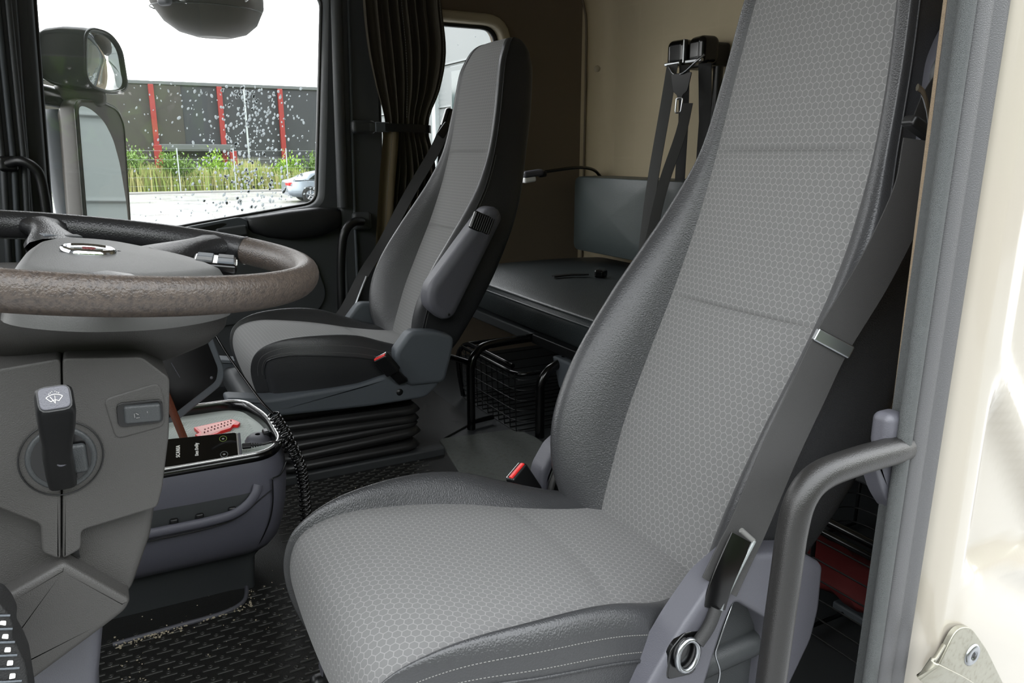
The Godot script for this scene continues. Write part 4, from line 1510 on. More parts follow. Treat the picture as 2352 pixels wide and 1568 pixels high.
# ---------- behind the seats ----------
func build_rear() -> void:
	# lower bunk
	var t := thing("bunk_mattress", "black vinyl bunk mattress behind the passenger seat", "mattress", Vector3(1.45, 0.25, -1.6))
	var m := M.new()
	var rows := []
	for z in [-2.735, -2.72, -2.68, -2.3, -1.9, -1.6, -1.2, -0.8, -0.56, -0.535]:
		var e: float = 0.03 if (z < -2.73 or z > -0.54) else (0.008 if (z < -2.71) else 0.0)
		var x0: float = tab([[-2.735, 1.165], [-2.3, 1.148], [-1.7, 1.138], [-0.5, 1.138]], z, 1)
		rows.append(cr([Vector3(x0 + 0.025 + e, 0.262 + e, z), Vector3(x0 + 0.002 + e, 0.278 + e, z), Vector3(x0 - 0.004 + e, 0.325, z), Vector3(x0 + 0.008 + e, 0.352 - e, z), Vector3(x0 + 0.045 + e, 0.366 - e, z), Vector3(1.5, 0.376 - e, z), Vector3(1.85 - e, 0.370 - e, z), Vector3(1.89 - e, 0.345, z), Vector3(1.89 - e, 0.262 + e, z)], 4))
	m.grid(rows, true)
	m.fan(rows[0], Vector3(0, 0, -1)); m.fan(rows[9], Vector3(0, 0, 1))
	part("cushion", m, MT.vinyl, t)
	m = M.new()
	var pip := PackedVector3Array()
	for z in [-2.70, -2.3, -1.9, -1.6, -1.2, -0.8, -0.56]:
		pip.append(Vector3(tab([[-2.735, 1.165], [-2.3, 1.148], [-1.7, 1.138], [-0.5, 1.138]], z, 1) - 0.001, 0.342, z))
	tube(m, pip, 0.0035, 6)
	part("piping", m, MT.vinyl, t)
	# bunk base: a dark board on black tube legs
	t = thing("bunk_stand", "dark board and black tube legs carrying the bunk", "bunk frame", Vector3(1.45, 0.0, -1.6))
	m = M.new()
	box(m, Vector3(1.15, 0.225, -2.74), Vector3(1.89, 0.258, -0.52), 0.006)
	part("board", m, MT.plastic_dark, t)
	m = M.new()
	prism(m, rpoly([Vector2(-1.80, 0.14), Vector2(-1.50, 0.14), Vector2(-1.50, 0.228), Vector2(-1.84, 0.228)], 0.01), Transform3D(Basis(Vector3(0, 0, 1), Vector3(0, 1, 0), Vector3(-1, 0, 0)), Vector3(1.17, 0, 0)), 0.05, 0.008)
	part("front_cover", m, MT.plastic_slate, t)
	m = M.new()
	box(m, Vector3(1.135, 0.232, -1.98), Vector3(1.15, 0.262, -1.72), 0.004)
	part("hinge", m, MT.black, t)
	m = M.new()
	tube(m, cr([Vector3(1.06, 0.0, -1.80), Vector3(1.06, 0.12, -1.80), Vector3(1.062, 0.16, -1.80), Vector3(1.085, 0.195, -1.80), Vector3(1.14, 0.215, -1.81), Vector3(1.20, 0.235, -1.82)], 5), 0.0135, 12)
	part("leg", m, MT.gloss_black, t)
	m = M.new()
	tube(m, cr([Vector3(0.915, 0.0, -1.955), Vector3(0.915, 0.16, -1.955), Vector3(0.918, 0.20, -1.955), Vector3(0.935, 0.228, -1.96), Vector3(0.99, 0.245, -1.98), Vector3(1.20, 0.245, -2.0)], 5), 0.0125, 12)
	part("leg", m, MT.gloss_black, t)
	m = M.new()
	tube(m, PackedVector3Array([Vector3(0.91, 0.205, -1.96), Vector3(0.86, 0.212, -2.10)]), 0.009, 8)
	part("cross_bar", m, MT.gloss_black, t)
	m = M.new()
	tube(m, PackedVector3Array([Vector3(0.915, 0.02, -1.96), Vector3(0.995, 0.02, -1.97)]), 0.008, 8)
	part("cross_bar", m, MT.gloss_black, t)
	# wire baskets
	basket(Vector3(1.005, 0.0, 0), -2.24, -1.83, 1.42, 0.185, "black wire basket with tube rim under the bunk by the passenger seat", 11)
	basket(Vector3(0.985, 0.0, 0), -1.02, -0.535, 1.40, 0.20, "black wire basket under the bunk behind the driver seat", 5)
	# things in the basket behind the driver's seat
	m = M.new()
	var rr := []
	for k in 9:
		var z := -0.945 + 0.031 * k
		var ring := PackedVector3Array()
		for i in 12:
			var a := TAU * i / 12.0
			var q := 0.82 + 0.18 * sin(k * 1.7 + i * 1.3)
			ring.append(Vector3(1.12 + cos(a) * 0.085 * q, 0.062 + sin(a) * 0.030 * q + 0.006 * sin(k * 1.1), z))
		rr.append(ring)
	m.grid(rr, true)
	m.fan(rr[0], Vector3(0, 0, -1)); m.fan(rr[8], Vector3(0, 0, 1))
	tag(part("red_cloth", m, MT.red_cloth), "crumpled dark red cloth inside the basket behind the driver seat", "cloth")
	m = M.new()
	rr = []
	for k in 8:
		var y := 0.012 + 0.025 * k
		var ring := PackedVector3Array()
		for i in 14:
			var a := TAU * i / 14.0
			var q := (0.9 + 0.22 * sin(k * 2.3 + i * 1.9)) * (1.0 if k < 6 else 0.55)
			ring.append(Vector3(1.05 + cos(a) * 0.036 * q, y, -0.615 + sin(a) * 0.045 * q))
		rr.append(ring)
	m.grid(rr, true)
	m.fan(rr[0], Vector3.DOWN); m.fan(rr[7], Vector3.UP)
	tag(part("plastic_bag", m, MT.clear_film), "crinkled clear plastic bag standing in the basket behind the driver seat", "bag")
	m = M.new()
	rbox(m, Vector3(1.16, 0.0155, -0.72), Vector3(0.16, 0.017, 0.16), 0.004)
	tag(part("storage_box", m, MT.plastic_slate), "flat grey box at the bottom of the basket behind the driver seat", "box")
	# back cushions on the rear wall
	var lab := ["grey vinyl back cushion on the rear wall left of the belts", "grey vinyl back cushion on the rear wall right of the belts"]
	var zz := [[-2.665, -2.145], [-2.12, -1.50]]
	for k in 2:
		t = thing("back_cushion", lab[k], "cushion", Vector3(1.76, 0.41, (zz[k][0] + zz[k][1]) * 0.5), "back cushions above the bunk")
		m = M.new()
		rows = []
		var z0: float = zz[k][0]
		var z1: float = zz[k][1]
		var poly := rpoly([Vector2(z0, 0.412), Vector2(z1, 0.412), Vector2(z1, 0.708), Vector2(z0, 0.708)], 0.03, 5)
		var c2 := Vector2((z0 + z1) * 0.5, 0.56)
		for s in [[0.0, 1.895], [0.985, 1.895], [1.0, 1.885], [1.0, 1.745], [0.99, 1.728], [0.96, 1.718], [0.6, 1.710], [0.0, 1.708]]:
			var ring := PackedVector3Array()
			for p in poly:
				var q: Vector2
				if s[0] > 0.9:
					var d := (p - c2)
					q = c2 + d - d.normalized() * (1.0 - float(s[0])) * 0.25
				else:
					q = c2 + (p - c2) * max(0.001, float(s[0]))
				ring.append(Vector3(s[1], q.y, q.x))
			rows.append(ring)
		m.grid(rows, true)
		part("pad", m, MT.vinyl_light, t)
	# reading lamp on a bendy arm
	t = thing("reading_lamp", "small reading lamp on a black gooseneck arm in the rear corner", "lamp", Vector3(1.80, 0.715, -2.60))
	m = M.new()
	tube(m, cr([Vector3(1.885, 0.688, -2.69), Vector3(1.865, 0.702, -2.688), Vector3(1.82, 0.728, -2.665), Vector3(1.75, 0.740, -2.625), Vector3(1.68, 0.742, -2.60), Vector3(1.60, 0.734, -2.60), Vector3(1.545, 0.728, -2.60)], 6), 0.0065, 8)
	part("gooseneck", m, MT.gloss_black, t)
	m = M.new()
	rbox(m, Vector3(1.486, 0.722, -2.60), Vector3(0.088, 0.024, 0.045), 0.010, Basis(Vector3(0, 0, 1), 0.12))
	part("lamp_head", m, MT.plastic_grey, t)
	m = M.new()
	rbox(m, Vector3(1.472, 0.700, -2.60), Vector3(0.052, 0.022, 0.036), 0.008, Basis(Vector3(0, 0, 1), 0.12))
	part("lamp_lens", m, MT.white, t)
	m = M.new()
	rbox(m, Vector3(1.532, 0.719, -2.60), Vector3(0.035, 0.022, 0.024), 0.008, Basis(Vector3(0, 0, 1), 0.1))
	part("swivel", m, MT.black, t)
	m = M.new()
	lathe(m, [Vector2(0.0, 0.022), Vector2(0.02, 0.022), Vector2(0.026, 0.0)], Vector3(1.862, 0.68, -2.725), Vector3(-0.7, 0, 0.7).normalized(), 16)
	part("wall_mount", m, MT.black, t)
	# belts for the bunk seats
	t = thing("rear_seat_belt", "rear seat belts hanging from two black reels on the rear wall", "seat belt", Vector3(1.8, 0.4, -2.08))
	for k in 2:
		m = M.new()
		var c := Vector3(1.80, 1.122, -2.135 + 0.105 * k)
		rbox(m, c, Vector3(0.075, 0.085, 0.085), 0.022, Basis(Vector3.UP, 0.15 * (1 - 2 * k)))
		part("reel_housing", m, MT.gloss_black, t)
		m = M.new()
		rbox(m, c + Vector3(-0.038, -0.034, 0), Vector3(0.014, 0.012, 0.078), 0.004)
		part("webbing_slot", m, MT.steel, t)
	m = M.new()
	box(m, Vector3(1.83, 1.075, -2.17), Vector3(1.90, 1.15, -2.01), 0.012)
	part("bracket", m, MT.black, t)
	m = M.new()
	box(m, Vector3(1.758, 1.085, -2.086), Vector3(1.775, 1.16, -2.078), 0.003)
	part("divider", m, MT.steel, t)
	m = M.new()
	ribbon(m, cr([Vector3(1.748, 1.085, -2.120), Vector3(1.715, 0.95, -2.105), Vector3(1.668, 0.72, -2.095), Vector3(1.645, 0.56, -2.090), Vector3(1.63, 0.40, -2.085), Vector3(1.66, 0.386, -2.08)], 4), [Vector3(0.25, 0, 1)], 0.046, 0.0025)
	part("webbing", m, MT.webbing_light, t)
	m = M.new()
	ribbon(m, cr([Vector3(1.735, 0.955, -2.02), Vector3(1.705, 0.86, -2.01), Vector3(1.66, 0.70, -2.03), Vector3(1.635, 0.55, -2.045), Vector3(1.615, 0.42, -2.05), Vector3(1.64, 0.386, -2.05)], 4), [Vector3(0.5, 0, 1)], 0.038, 0.0025)
	part("webbing", m, MT.webbing_light, t)
	m = M.new()
	ribbon(m, PackedVector3Array([Vector3(1.77, 1.08, -2.085), Vector3(1.79, 0.90, -2.10), Vector3(1.80, 0.70, -2.115)]), [Vector3(0.3, 0, 1)], 0.040, 0.0025)
	part("webbing", m, MT.webbing, t)
	m = M.new()
	ribbon(m, PackedVector3Array([Vector3(1.79, 1.08, -2.01), Vector3(1.815, 0.90, -2.02), Vector3(1.82, 0.69, -2.03)]), [Vector3(0.2, 0, 1)], 0.052, 0.003)
	part("webbing", m, MT.webbing, t)
	m = M.new()
	tube(m, PackedVector3Array([Vector3(1.825, 1.07, -1.985), Vector3(1.83, 0.68, -1.99)]), 0.016, 8)
	part("cover_rail", m, MT.black, t)
	m = M.new()
	prism(m, rpoly([Vector2(-0.036, 0.030), Vector2(0.036, 0.034), Vector2(0.024, -0.024), Vector2(0.008, -0.036), Vector2(0.008, -0.052), Vector2(-0.008, -0.052), Vector2(-0.012, -0.036), Vector2(-0.026, -0.024)], 0.005), frame_of(Vector3(1.730, 1.018, -2.05), Vector3(-0.9, 0.0, 0.42)), 0.004, 0.001)
	var tg := part("tongue", m, MT.black, t)
	m = M.new()
	var loop := PackedVector3Array()
	for p in rpoly([Vector2(-0.011, -0.045), Vector2(0.011, -0.045), Vector2(0.006, -0.090), Vector2(-0.013, -0.092)], 0.006, 4):
		loop.append(Vector3(1.727, 1.018, -2.05) + bas(Vector3(-0.9, 0.0, 0.42)) * Vector3(p.x, p.y, 0))
	tube(m, loop, 0.003, 6, true)
	part("tongue_plate", m, MT.chrome, tg)
	m = M.new()
	tube(m, cr([Vector3(1.735, 1.075, -2.12), Vector3(1.728, 1.05, -2.085), Vector3(1.728, 1.05, -2.04), Vector3(1.735, 1.08, -1.99), Vector3(1.75, 1.10, -1.97)], 4), 0.004, 6)
	part("tongue_stop", m, MT.steel, t)
	# small socket with plug on the bunk
	t = thing("belt_buckle", "small black buckle lying on the bunk below the back cushion", "buckle", Vector3(1.52, 0.372, -2.20))
	m = M.new()
	rbox(m, Vector3(1.535, 0.390, -2.195), Vector3(0.05, 0.028, 0.034), 0.008, Basis(Vector3.UP, 0.6))
	part("body", m, MT.gloss_black, t)
	m = M.new()
	ribbon(m, cr([Vector3(1.50, 0.386, -2.22), Vector3(1.44, 0.384, -2.25), Vector3(1.38, 0.381, -2.26)], 4), [Vector3(0.4, 0, 1)], 0.022, 0.005)
	part("stalk", m, MT.black, t)
	build_curtain()

func basket(at: Vector3, z0: float, z1: float, x1: float, h: float, label: String, nv: int) -> void:
	var t := thing("wire_basket", label, "basket", Vector3(at.x, 0, (z0 + z1) * 0.5), "wire baskets under the bunk")
	var x0 := at.x
	var m := M.new()
	var rim := PackedVector3Array()
	for p in rpoly([Vector2(x0, z0), Vector2(x1, z0), Vector2(x1, z1), Vector2(x0, z1)], 0.05, 5):
		rim.append(Vector3(p.x, h, p.y))
	tube(m, rim, 0.006, 8, true)
	part("rim", m, MT.gloss_black, t)
	m = M.new()
	tube(m, cr([Vector3(x0 + 0.01, 0.012, z0 + 0.01), Vector3(x0, 0.10, z0), Vector3(x0, h - 0.03, z0), Vector3(x0 + 0.012, h + 0.005, z0 + 0.03), Vector3(x0 + 0.015, h + 0.012, z0 + 0.10), Vector3(x0 + 0.015, h + 0.012, z1 - 0.06)], 5), 0.008, 8)
	part("front_tube", m, MT.gloss_black, t)
	for k in nv:
		m = M.new()
		var z := lerpf(z0 + 0.02, z1 - 0.02, float(k) / (nv - 1))
		tube(m, PackedVector3Array([Vector3(x0, h, z), Vector3(x0 + 0.005, 0.012, z), Vector3(x1 - 0.005, 0.008, z), Vector3(x1, h, z)]), 0.0024 if nv > 8 else 0.0042, 6)
		part("upright_wire", m, MT.black, t)
	for k in 6:
		m = M.new()
		var y := 0.012 + (h - 0.03) * k / 5.0
		var ring := PackedVector3Array()
		for p in rpoly([Vector2(x0, z0), Vector2(x1, z0), Vector2(x1, z1), Vector2(x0, z1)], 0.05, 4):
			ring.append(Vector3(p.x, y, p.y))
		tube(m, ring, 0.0016, 5, true)
		part("ring_wire", m, MT.rubber if nv < 8 else MT.black, t)

func build_curtain() -> void:
	var t := thing("curtain", "dark brown gathered curtain tied back beside the rear side window", "curtain", Vector3(0.98, 0.35, -2.69))
	var tabl := [[0.30, 0.885, 1.085, 0.011], [0.45, 0.890, 1.075, 0.011], [0.58, 0.902, 1.105, 0.013], [0.72, 0.918, 1.128, 0.014], [0.82, 0.932, 1.112, 0.009], [0.87, 0.936, 1.100, 0.007], [0.93, 0.930, 1.108, 0.009], [1.02, 0.905, 1.150, 0.014], [1.15, 0.880, 1.178, 0.017], [1.31, 0.870, 1.166, 0.019], [1.74, 0.865, 1.15, 0.02]]
	var rows := []
	var lin := []
	for j in 45:
		var y := lerpf(0.30, 1.74, j / 44.0)
		var xl := tab(tabl, y, 1)
		var xr := tab(tabl, y, 2)
		var am := tab(tabl, y, 3)
		var row := PackedVector3Array()
		for i in 141:
			var f := i / 140.0
			var ph := f * TAU * 8.0 + 0.9 * sin(f * 9.0 + y * 1.3) + 0.5 * sin(y * 4.0 + f * 3.0)
			var zz := sin(ph) * am + 0.35 * am * sin(ph * 2.3 + 1.0 + y)
			row.append(Vector3(lerpf(xl, xr, f) + 0.004 * cos(ph), y, -2.688 + zz))
		rows.append(row)
		if y < 0.90:
			var r2 := PackedVector3Array()
			for i in 13:
				var f := i / 12.0
				r2.append(Vector3(lerpf(xl - 0.016, xl + 0.045, f), y, -2.668 + 0.008 * sin(f * 7.0 + y * 3.0)))
			lin.append(r2)
	var m := M.new()
	m.grid(rows, false, false, Vector3(0, 0, 1))
	part("drape", m, MT.curtain, t)
	m = M.new()
	m.grid(lin, false, false, Vector3(0, 0, 1))
	part("lining", m, MT.curtain_beige, t, "lighter beige edge of the curtain")
	m = M.new()
	for j in 60:
		var y := 0.40 + 0.0085 * j
		var xl := tab(tabl, y, 1)
		tube(m, PackedVector3Array([Vector3(xl + 0.016, y, -2.6585), Vector3(xl + 0.016, y + 0.005, -2.6585)]), 0.0011, 4)
	part("stitching", m, MT.thread, t).set_meta("kind", "stuff")
	for s in [0.45, 0.93]:
		m = M.new()
		for j in 50:
			var y := 0.92 + 0.0085 * j
			var x := lerpf(tab(tabl, y, 1), tab(tabl, y, 2), s)
			tube(m, PackedVector3Array([Vector3(x, y, -2.660), Vector3(x, y + 0.005, -2.660)]), 0.0009, 4)
		part("stitching", m, MT.thread, t).set_meta("kind", "stuff")
	t = thing("curtain_tieback", "dark strap holding the gathered curtain to a pillar clip", "strap", Vector3(0.95, 0.86, -2.66))
	m = M.new()
	ribbon(m, cr([Vector3(0.845, 0.885, -2.695), Vector3(0.90, 0.886, -2.664), Vector3(1.0, 0.884, -2.652), Vector3(1.085, 0.882, -2.658), Vector3(1.112, 0.881, -2.69)], 5), [Vector3.UP], 0.028, 0.003)
	part("strap", m, MT.black, t)
	m = M.new()
	rbox(m, Vector3(0.858, 0.886, -2.690), Vector3(0.085, 0.046, 0.035), 0.014)
	part("clip", m, MT.plastic_dark, t)
	m = M.new()
	rbox(m, Vector3(0.918, 0.886, -2.661), Vector3(0.05, 0.034, 0.008), 0.003)
	part("strap_keeper", m, MT.plastic_slate, t)
	# passenger belt
	t = thing("passenger_seat_belt", "black seat belt running down in front of the curtain behind the passenger seat", "seat belt", Vector3(0.9, 0.3, -2.6))
	m = M.new()
	ribbon(m, cr([Vector3(1.150, 0.892, -2.640), Vector3(1.104, 0.808, -2.635), Vector3(0.993, 0.650, -2.625), Vector3(0.885, 0.484, -2.61), Vector3(0.812, 0.398, -2.59), Vector3(0.735, 0.283, -2.57), Vector3(0.690, 0.236, -2.56)], 5), [Vector3(0.7, 0, 0.7)], 0.045, 0.0025)
	part("webbing", m, MT.webbing, t)
	m = M.new()
	tube(m, cr([Vector3(0.735, 0.26, -2.52), Vector3(0.77, 0.33, -2.53), Vector3(0.80, 0.385, -2.54)], 4), 0.006, 6)
	part("buckle_cable", m, MT.steel, t)
	m = M.new()
	rbox(m, Vector3(1.165, 0.915, -2.66), Vector3(0.035, 0.085, 0.03), 0.012, Basis(Vector3(0, 0, 1), -0.35))
	part("belt_guide", m, MT.gloss_black, t)
	m = M.new()
	rbox(m, Vector3(1.140, 0.878, -2.632), Vector3(0.055, 0.030, 0.012), 0.005, Basis(Vector3(0, 0, 1), 0.9))
	part("tongue", m, MT.black, t)
	m = M.new()
	ribbon(m, PackedVector3Array([Vector3(1.162, 0.88, -2.665), Vector3(1.14, 0.72, -2.665), Vector3(1.12, 0.50, -2.665)]), [Vector3(1, 0, 0.2)], 0.04, 0.0025)
	part("webbing", m, MT.webbing, t)

# ---------- doorway by the driver's seat ----------
func paint_z(x: float, y: float) -> float:
	# pressed sheet metal: a rounded edge, a long recess, a ledge
	var z := -0.432 + 0.026 * smoothstep(0.700, 0.725, x)
	var left := 0.748 + 0.012 * smoothstep(0.5, 0.9, y) * 0.0
	var diag := (x - 0.775) * 1.18 + (y - 0.575)            # recess only below this line
	var inn := smoothstep(0.0, 0.028, x - left) * smoothstep(0.006, -0.05, diag) * smoothstep(0.0, 0.022, y - 0.365 + 0.12 * smoothstep(0.80, 0.95, x) * 0.2)
	z -= 0.017 * inn
	# upper field right of the bright ridge
	z -= 0.012 * smoothstep(0.755, 0.79, x) * smoothstep(-0.01, 0.05, diag)
	# ledge below the recess
	var l := y - 0.335 + (x - 0.765) * 0.60
	z += 0.003 * smoothstep(0.012, -0.012, l) * smoothstep(0.735, 0.76, x)
	z -= 0.006 * exp(-pow((l - 0.05) / 0.02, 2.0)) * smoothstep(0.76, 0.80, x)
	return z

func build_driver_side() -> void:
	var t := struct_of("trim_4", "white painted door jamb with grey rubber seals beside the driver seat", "trim", Vector3(0.72, 0.0, -0.42))
	var rows := []
	for j in 150:
		var y := lerpf(-0.35, 1.50, j / 149.0)
		var row := PackedVector3Array()
		for i in 90:
			var x := lerpf(0.695, 1.32, i / 89.0)
			row.append(Vector3(x - 0.012 * (0.6 - y) * 0.25, y, paint_z(x, y)))
		rows.append(row)
	var m := M.new()
	m.grid(rows, false, false, Vector3(0, 0, 1))
	part("painted_jamb", m, MT.paint, t)
	# smooth rubber seal, then the flocked lip nearer the cab
	m = M.new()
	rows = []
	for k in 3:
		var y: float = [-0.35, 0.5, 1.50][k]
		var dx := (y - 0.92) * 0.022
		rows.append(cr([Vector3(0.6665 + dx, y, -0.445), Vector3(0.6665 + dx, y, -0.424), Vector3(0.672 + dx, y, -0.418), Vector3(0.682 + dx, y, -0.417), Vector3(0.690 + dx, y, -0.420), Vector3(0.698 + dx, y, -0.416), Vector3(0.706 + dx, y, -0.417), Vector3(0.7105 + dx, y, -0.425), Vector3(0.7105 + dx, y, -0.445)], 4))
	m.grid(rows, false, false, Vector3(0, 0, 1))
	part("rubber_seal", m, MT.seal, t)
	m = M.new()
	rows = []
	for k in 75:
		var y := lerpf(-0.35, 1.50, k / 74.0)
		var dx := (y - 0.92) * 0.022
		rows.append(cr([Vector3(0.658 + dx, y, -0.432), Vector3(0.6475 + dx, y, -0.425), Vector3(0.6475 + dx, y, -0.419), Vector3(0.652 + dx, y, -0.415 + 0.0006 * sin(k * 2.2)), Vector3(0.660 + dx, y, -0.417), Vector3(0.6645 + dx, y, -0.424), Vector3(0.6645 + dx, y, -0.445)], 4))
	m.grid(rows, false, false, Vector3(0, 0, 1))
	part("flocked_seal", m, MT.seal_flock, t)
	m = M.new()
	box(m, Vector3(0.668, -0.35, -0.45), Vector3(0.712, 1.50, -0.436), 0.002)
	part("seal_flange", m, MT.black, t)
	# lock striker
	t = thing("door_striker", "zinc plated lock striker bracket screwed to the white door jamb", "striker", Vector3(0.76, 0.26, -0.405))
	m = M.new()
	prism(m, rpoly([Vector2(0.736, 0.322), Vector2(0.762, 0.316), Vector2(0.800, 0.276), Vector2(0.855, 0.205), Vector2(0.80, 0.17), Vector2(0.70, 0.265)], 0.012, 5), xy(-0.4025), 0.006, 0.0015)
	part("plate", m, MT.zinc, t)
	m = M.new()
	ribbon(m, cr([Vector3(0.712, 0.300, -0.398), Vector3(0.655, 0.322, -0.372), Vector3(0.640, 0.328, -0.367), Vector3(0.650, 0.320, -0.364), Vector3(0.686, 0.296, -0.365), Vector3(0.719, 0.272, -0.367), Vector3(0.76, 0.24, -0.372)], 4), [Vector3(0.1, 0.9, 0.25)], 0.024, 0.004)
	part("loop", m, MT.zinc, t)
	m = M.new()
	lathe(m, [Vector2(0.013, 0.0), Vector2(0.0125, 0.003), Vector2(0.010, 0.0045), Vector2(0.0055, 0.0045), Vector2(0.0045, 0.002), Vector2(0.0, 0.002)], Vector3(0.772, 0.279, -0.3985), Vector3(0, 0, 1), 24)
	var scr := part("screw", m, MT.steel, t)
	m = M.new()
	var star := PackedVector2Array()
	for k in 12:
		var a := TAU * k / 12.0
		star.append(Vector2(cos(a), sin(a)) * (0.0048 if k % 2 == 0 else 0.0030))
	prism(m, star, Transform3D(Basis.IDENTITY, Vector3(0.772, 0.279, -0.3958)), 0.0005)
	part("star_socket", m, MT.black, scr)
	# entry grab rail
	t = thing("entry_rail", "bent dark grey grab rail beside the driver seat doorway", "handle", Vector3(0.5, 0.1, -0.42))
	m = M.new()
	tube(m, cr([Vector3(0.655, 0.526, -0.428), Vector3(0.632, 0.528, -0.424), Vector3(0.575, 0.530, -0.420), Vector3(0.530, 0.527, -0.418), Vector3(0.508, 0.513, -0.417), Vector3(0.5, 0.485, -0.417), Vector3(0.497, 0.440, -0.417), Vector3(0.490, 0.32, -0.417), Vector3(0.482, 0.15, -0.417), Vector3(0.478, 0.02, -0.42)], 6), 0.0132, 16)
	part("rail", m, MT.rail, t)
	m = M.new()
	rbox(m, Vector3(0.640, 0.545, -0.436), Vector3(0.026, 0.036, 0.022), 0.008)
	part("mount", m, MT.plastic_grey, t)
	m = M.new()
	prism(m, rpoly([Vector2(0.618, 0.516), Vector2(0.66, 0.516), Vector2(0.66, 0.455), Vector2(0.640, 0.478)], 0.008), xy(-0.448), 0.02, 0.005)
	part("gusset", m, MT.plastic_grey, t)
	# beige curtain gathered behind the driver's seat
	var cr_rows := []
	for j in 24:
		var y := lerpf(0.375, 1.72, j / 23.0)
		var row := PackedVector3Array()
		for i in 61:
			var f := i / 60.0
			row.append(Vector3(0.985 + 0.05 * f + 0.013 * sin(f * TAU * 4.0 + 0.6 * sin(y * 3.0)) + 0.006 * sin(f * 31.0), y, lerpf(-0.80, -0.475, f)))
		cr_rows.append(row)
	var cm := M.new()
	cm.grid(cr_rows, false, false, Vector3(-1, 0, 0))
	tag(part("side_curtain", cm, MT.beige_post), "beige gathered curtain hanging behind the driver seat by the doorway", "curtain")
	# driver's belt
	t = thing("driver_seat_belt", "grey seat belt hanging down the near side of the driver seat", "seat belt", Vector3(0.64, 0.4, -0.52))
	var ac := [Vector3(0.80, -0.25, 0.55), Vector3(0.88, -0.28, 0.40), Vector3(0.88, -0.30, 0.40), Vector3(0.88, -0.30, 0.40)]
	m = M.new()
	ribbon(m, cr([Vector3(0.862, 0.885, -0.558), Vector3(0.810, 0.850, -0.542), Vector3(0.770, 0.818, -0.524)], 4), [Vector3(0.85, -0.5, 0.3)], 0.040, 0.0022)
	part("webbing", m, MT.webbing, t)
	m = M.new()
	ribbon(m, cr([Vector3(0.766, 0.812, -0.522), Vector3(0.752, 0.757, -0.518), Vector3(0.704, 0.681, -0.515), Vector3(0.645, 0.612, -0.512), Vector3(0.615, 0.565, -0.510), Vector3(0.580, 0.508, -0.508), Vector3(0.545, 0.436, -0.508), Vector3(0.528, 0.410, -0.507), Vector3(0.505, 0.380, -0.503)], 6), ac, 0.041, 0.0022)
	part("webbing", m, MT.webbing_driver, t)
	m = M.new()
	rbox(m, Vector3(0.6445, 0.612, -0.510), Vector3(0.043, 0.014, 0.007), 0.002, bas(Vector3(-0.42, 0.18, 0.9), Vector3(0.55, 0.72, -0.2)))
	part("belt_stop", m, MT.steel, t)
	m = M.new()
	ribbon(m, cr([Vector3(0.835, 0.815, -0.560), Vector3(0.842, 0.74, -0.562), Vector3(0.842, 0.655, -0.562)], 4), [Vector3(0.9, 0.1, 0.3)], 0.036, 0.0022)
	part("webbing", m, MT.webbing, t)
	m = M.new()
	var tb := bas(Vector3(-0.5, 0.55, 0.65), Vector3(0.25, 0.8, 0.3))
	rbox(m, Vector3(0.775, 0.820, -0.525), Vector3(0.056, 0.012, 0.020), 0.004, Basis(Vector3(0, 1, 0.2).normalized(), -0.3) * Basis(Vector3(0, 0, 1), -0.45))
	var tg := part("tongue", m, MT.black, t)
	m = M.new()
	tube(m, cr([Vector3(0.770, 0.828, -0.520), Vector3(0.757, 0.845, -0.516), Vector3(0.745, 0.858, -0.514), Vector3(0.735, 0.863, -0.514)], 4), 0.0042, 8, false, 0.0018)
	part("tongue_plate", m, MT.chrome, tg)
	m = M.new()
	rbox(m, Vector3(0.771, 0.826, -0.517), Vector3(0.012, 0.008, 0.008), 0.002, Basis(Vector3(0, 0, 1), -0.45))
	part("tongue_rivet", m, MT.chrome, tg)
	m = M.new()
	lathe(m, [Vector2(0.030, 0.0), Vector2(0.028, 0.006), Vector2(0.018, 0.009), Vector2(0.015, 0.002), Vector2(0.0, 0.001)], Vector3(0.872, 0.885, -0.569), Vector3(-0.25, 0.0, 0.97), 20)
	part("belt_guide", m, MT.plastic_dark, t)
	m = M.new()
	prism(m, rpoly([Vector2(0.835, 0.80), Vector2(0.850, 0.90), Vector2(0.885, 0.955), Vector2(0.915, 0.93), Vector2(0.91, 0.78), Vector2(0.87, 0.74)], 0.015, 4), xy(-0.592), 0.022, 0.006)
	part("shoulder_cover", m, MT.plastic_grey, t)
	# worn sleeve and anchor at the foot of the belt
	m = M.new()
	ribbon(m, cr([Vector3(0.530, 0.428, -0.503), Vector3(0.513, 0.404, -0.500), Vector3(0.502, 0.383, -0.499), Vector3(0.496, 0.362, -0.499)], 4), [Vector3(0.9, -0.25, 0.35)], 0.024, 0.004)
	part("worn_sleeve", m, MT.gloss_black, t)
	m = M.new()
	tube(m, PackedVector3Array([Vector3(0.528, 0.437, -0.502), Vector3(0.541, 0.424, -0.497)]), 0.0028, 6)
	part("torn_edge", m, MT.thread, t)
	m = M.new()
	tube(m, cr([Vector3(0.541, 0.425, -0.496), Vector3(0.522, 0.395, -0.496), Vector3(0.505, 0.365, -0.496), Vector3(0.495, 0.345, -0.496), Vector3(0.480, 0.333, -0.496)], 5), 0.0022, 6)
	part("sleeve_edge", m, MT.clear_film, t)
	m = M.new()
	tube(m, cr([Vector3(0.497, 0.362, -0.497), Vector3(0.487, 0.346, -0.495), Vector3(0.473, 0.333, -0.494)], 4), 0.0065, 8)
	part("frayed_strap", m, MT.webbing, t)
	m = M.new()
	var ring := PackedVector3Array()
	for k in 20:
		var a := TAU * k / 20.0
		ring.append(Vector3(0.462 + cos(a) * 0.013, 0.322 + sin(a) * 0.017, -0.495))
	tube(m, ring, 0.003, 8, true)
	part("anchor_ring", m, MT.steel, t)
	m = M.new()
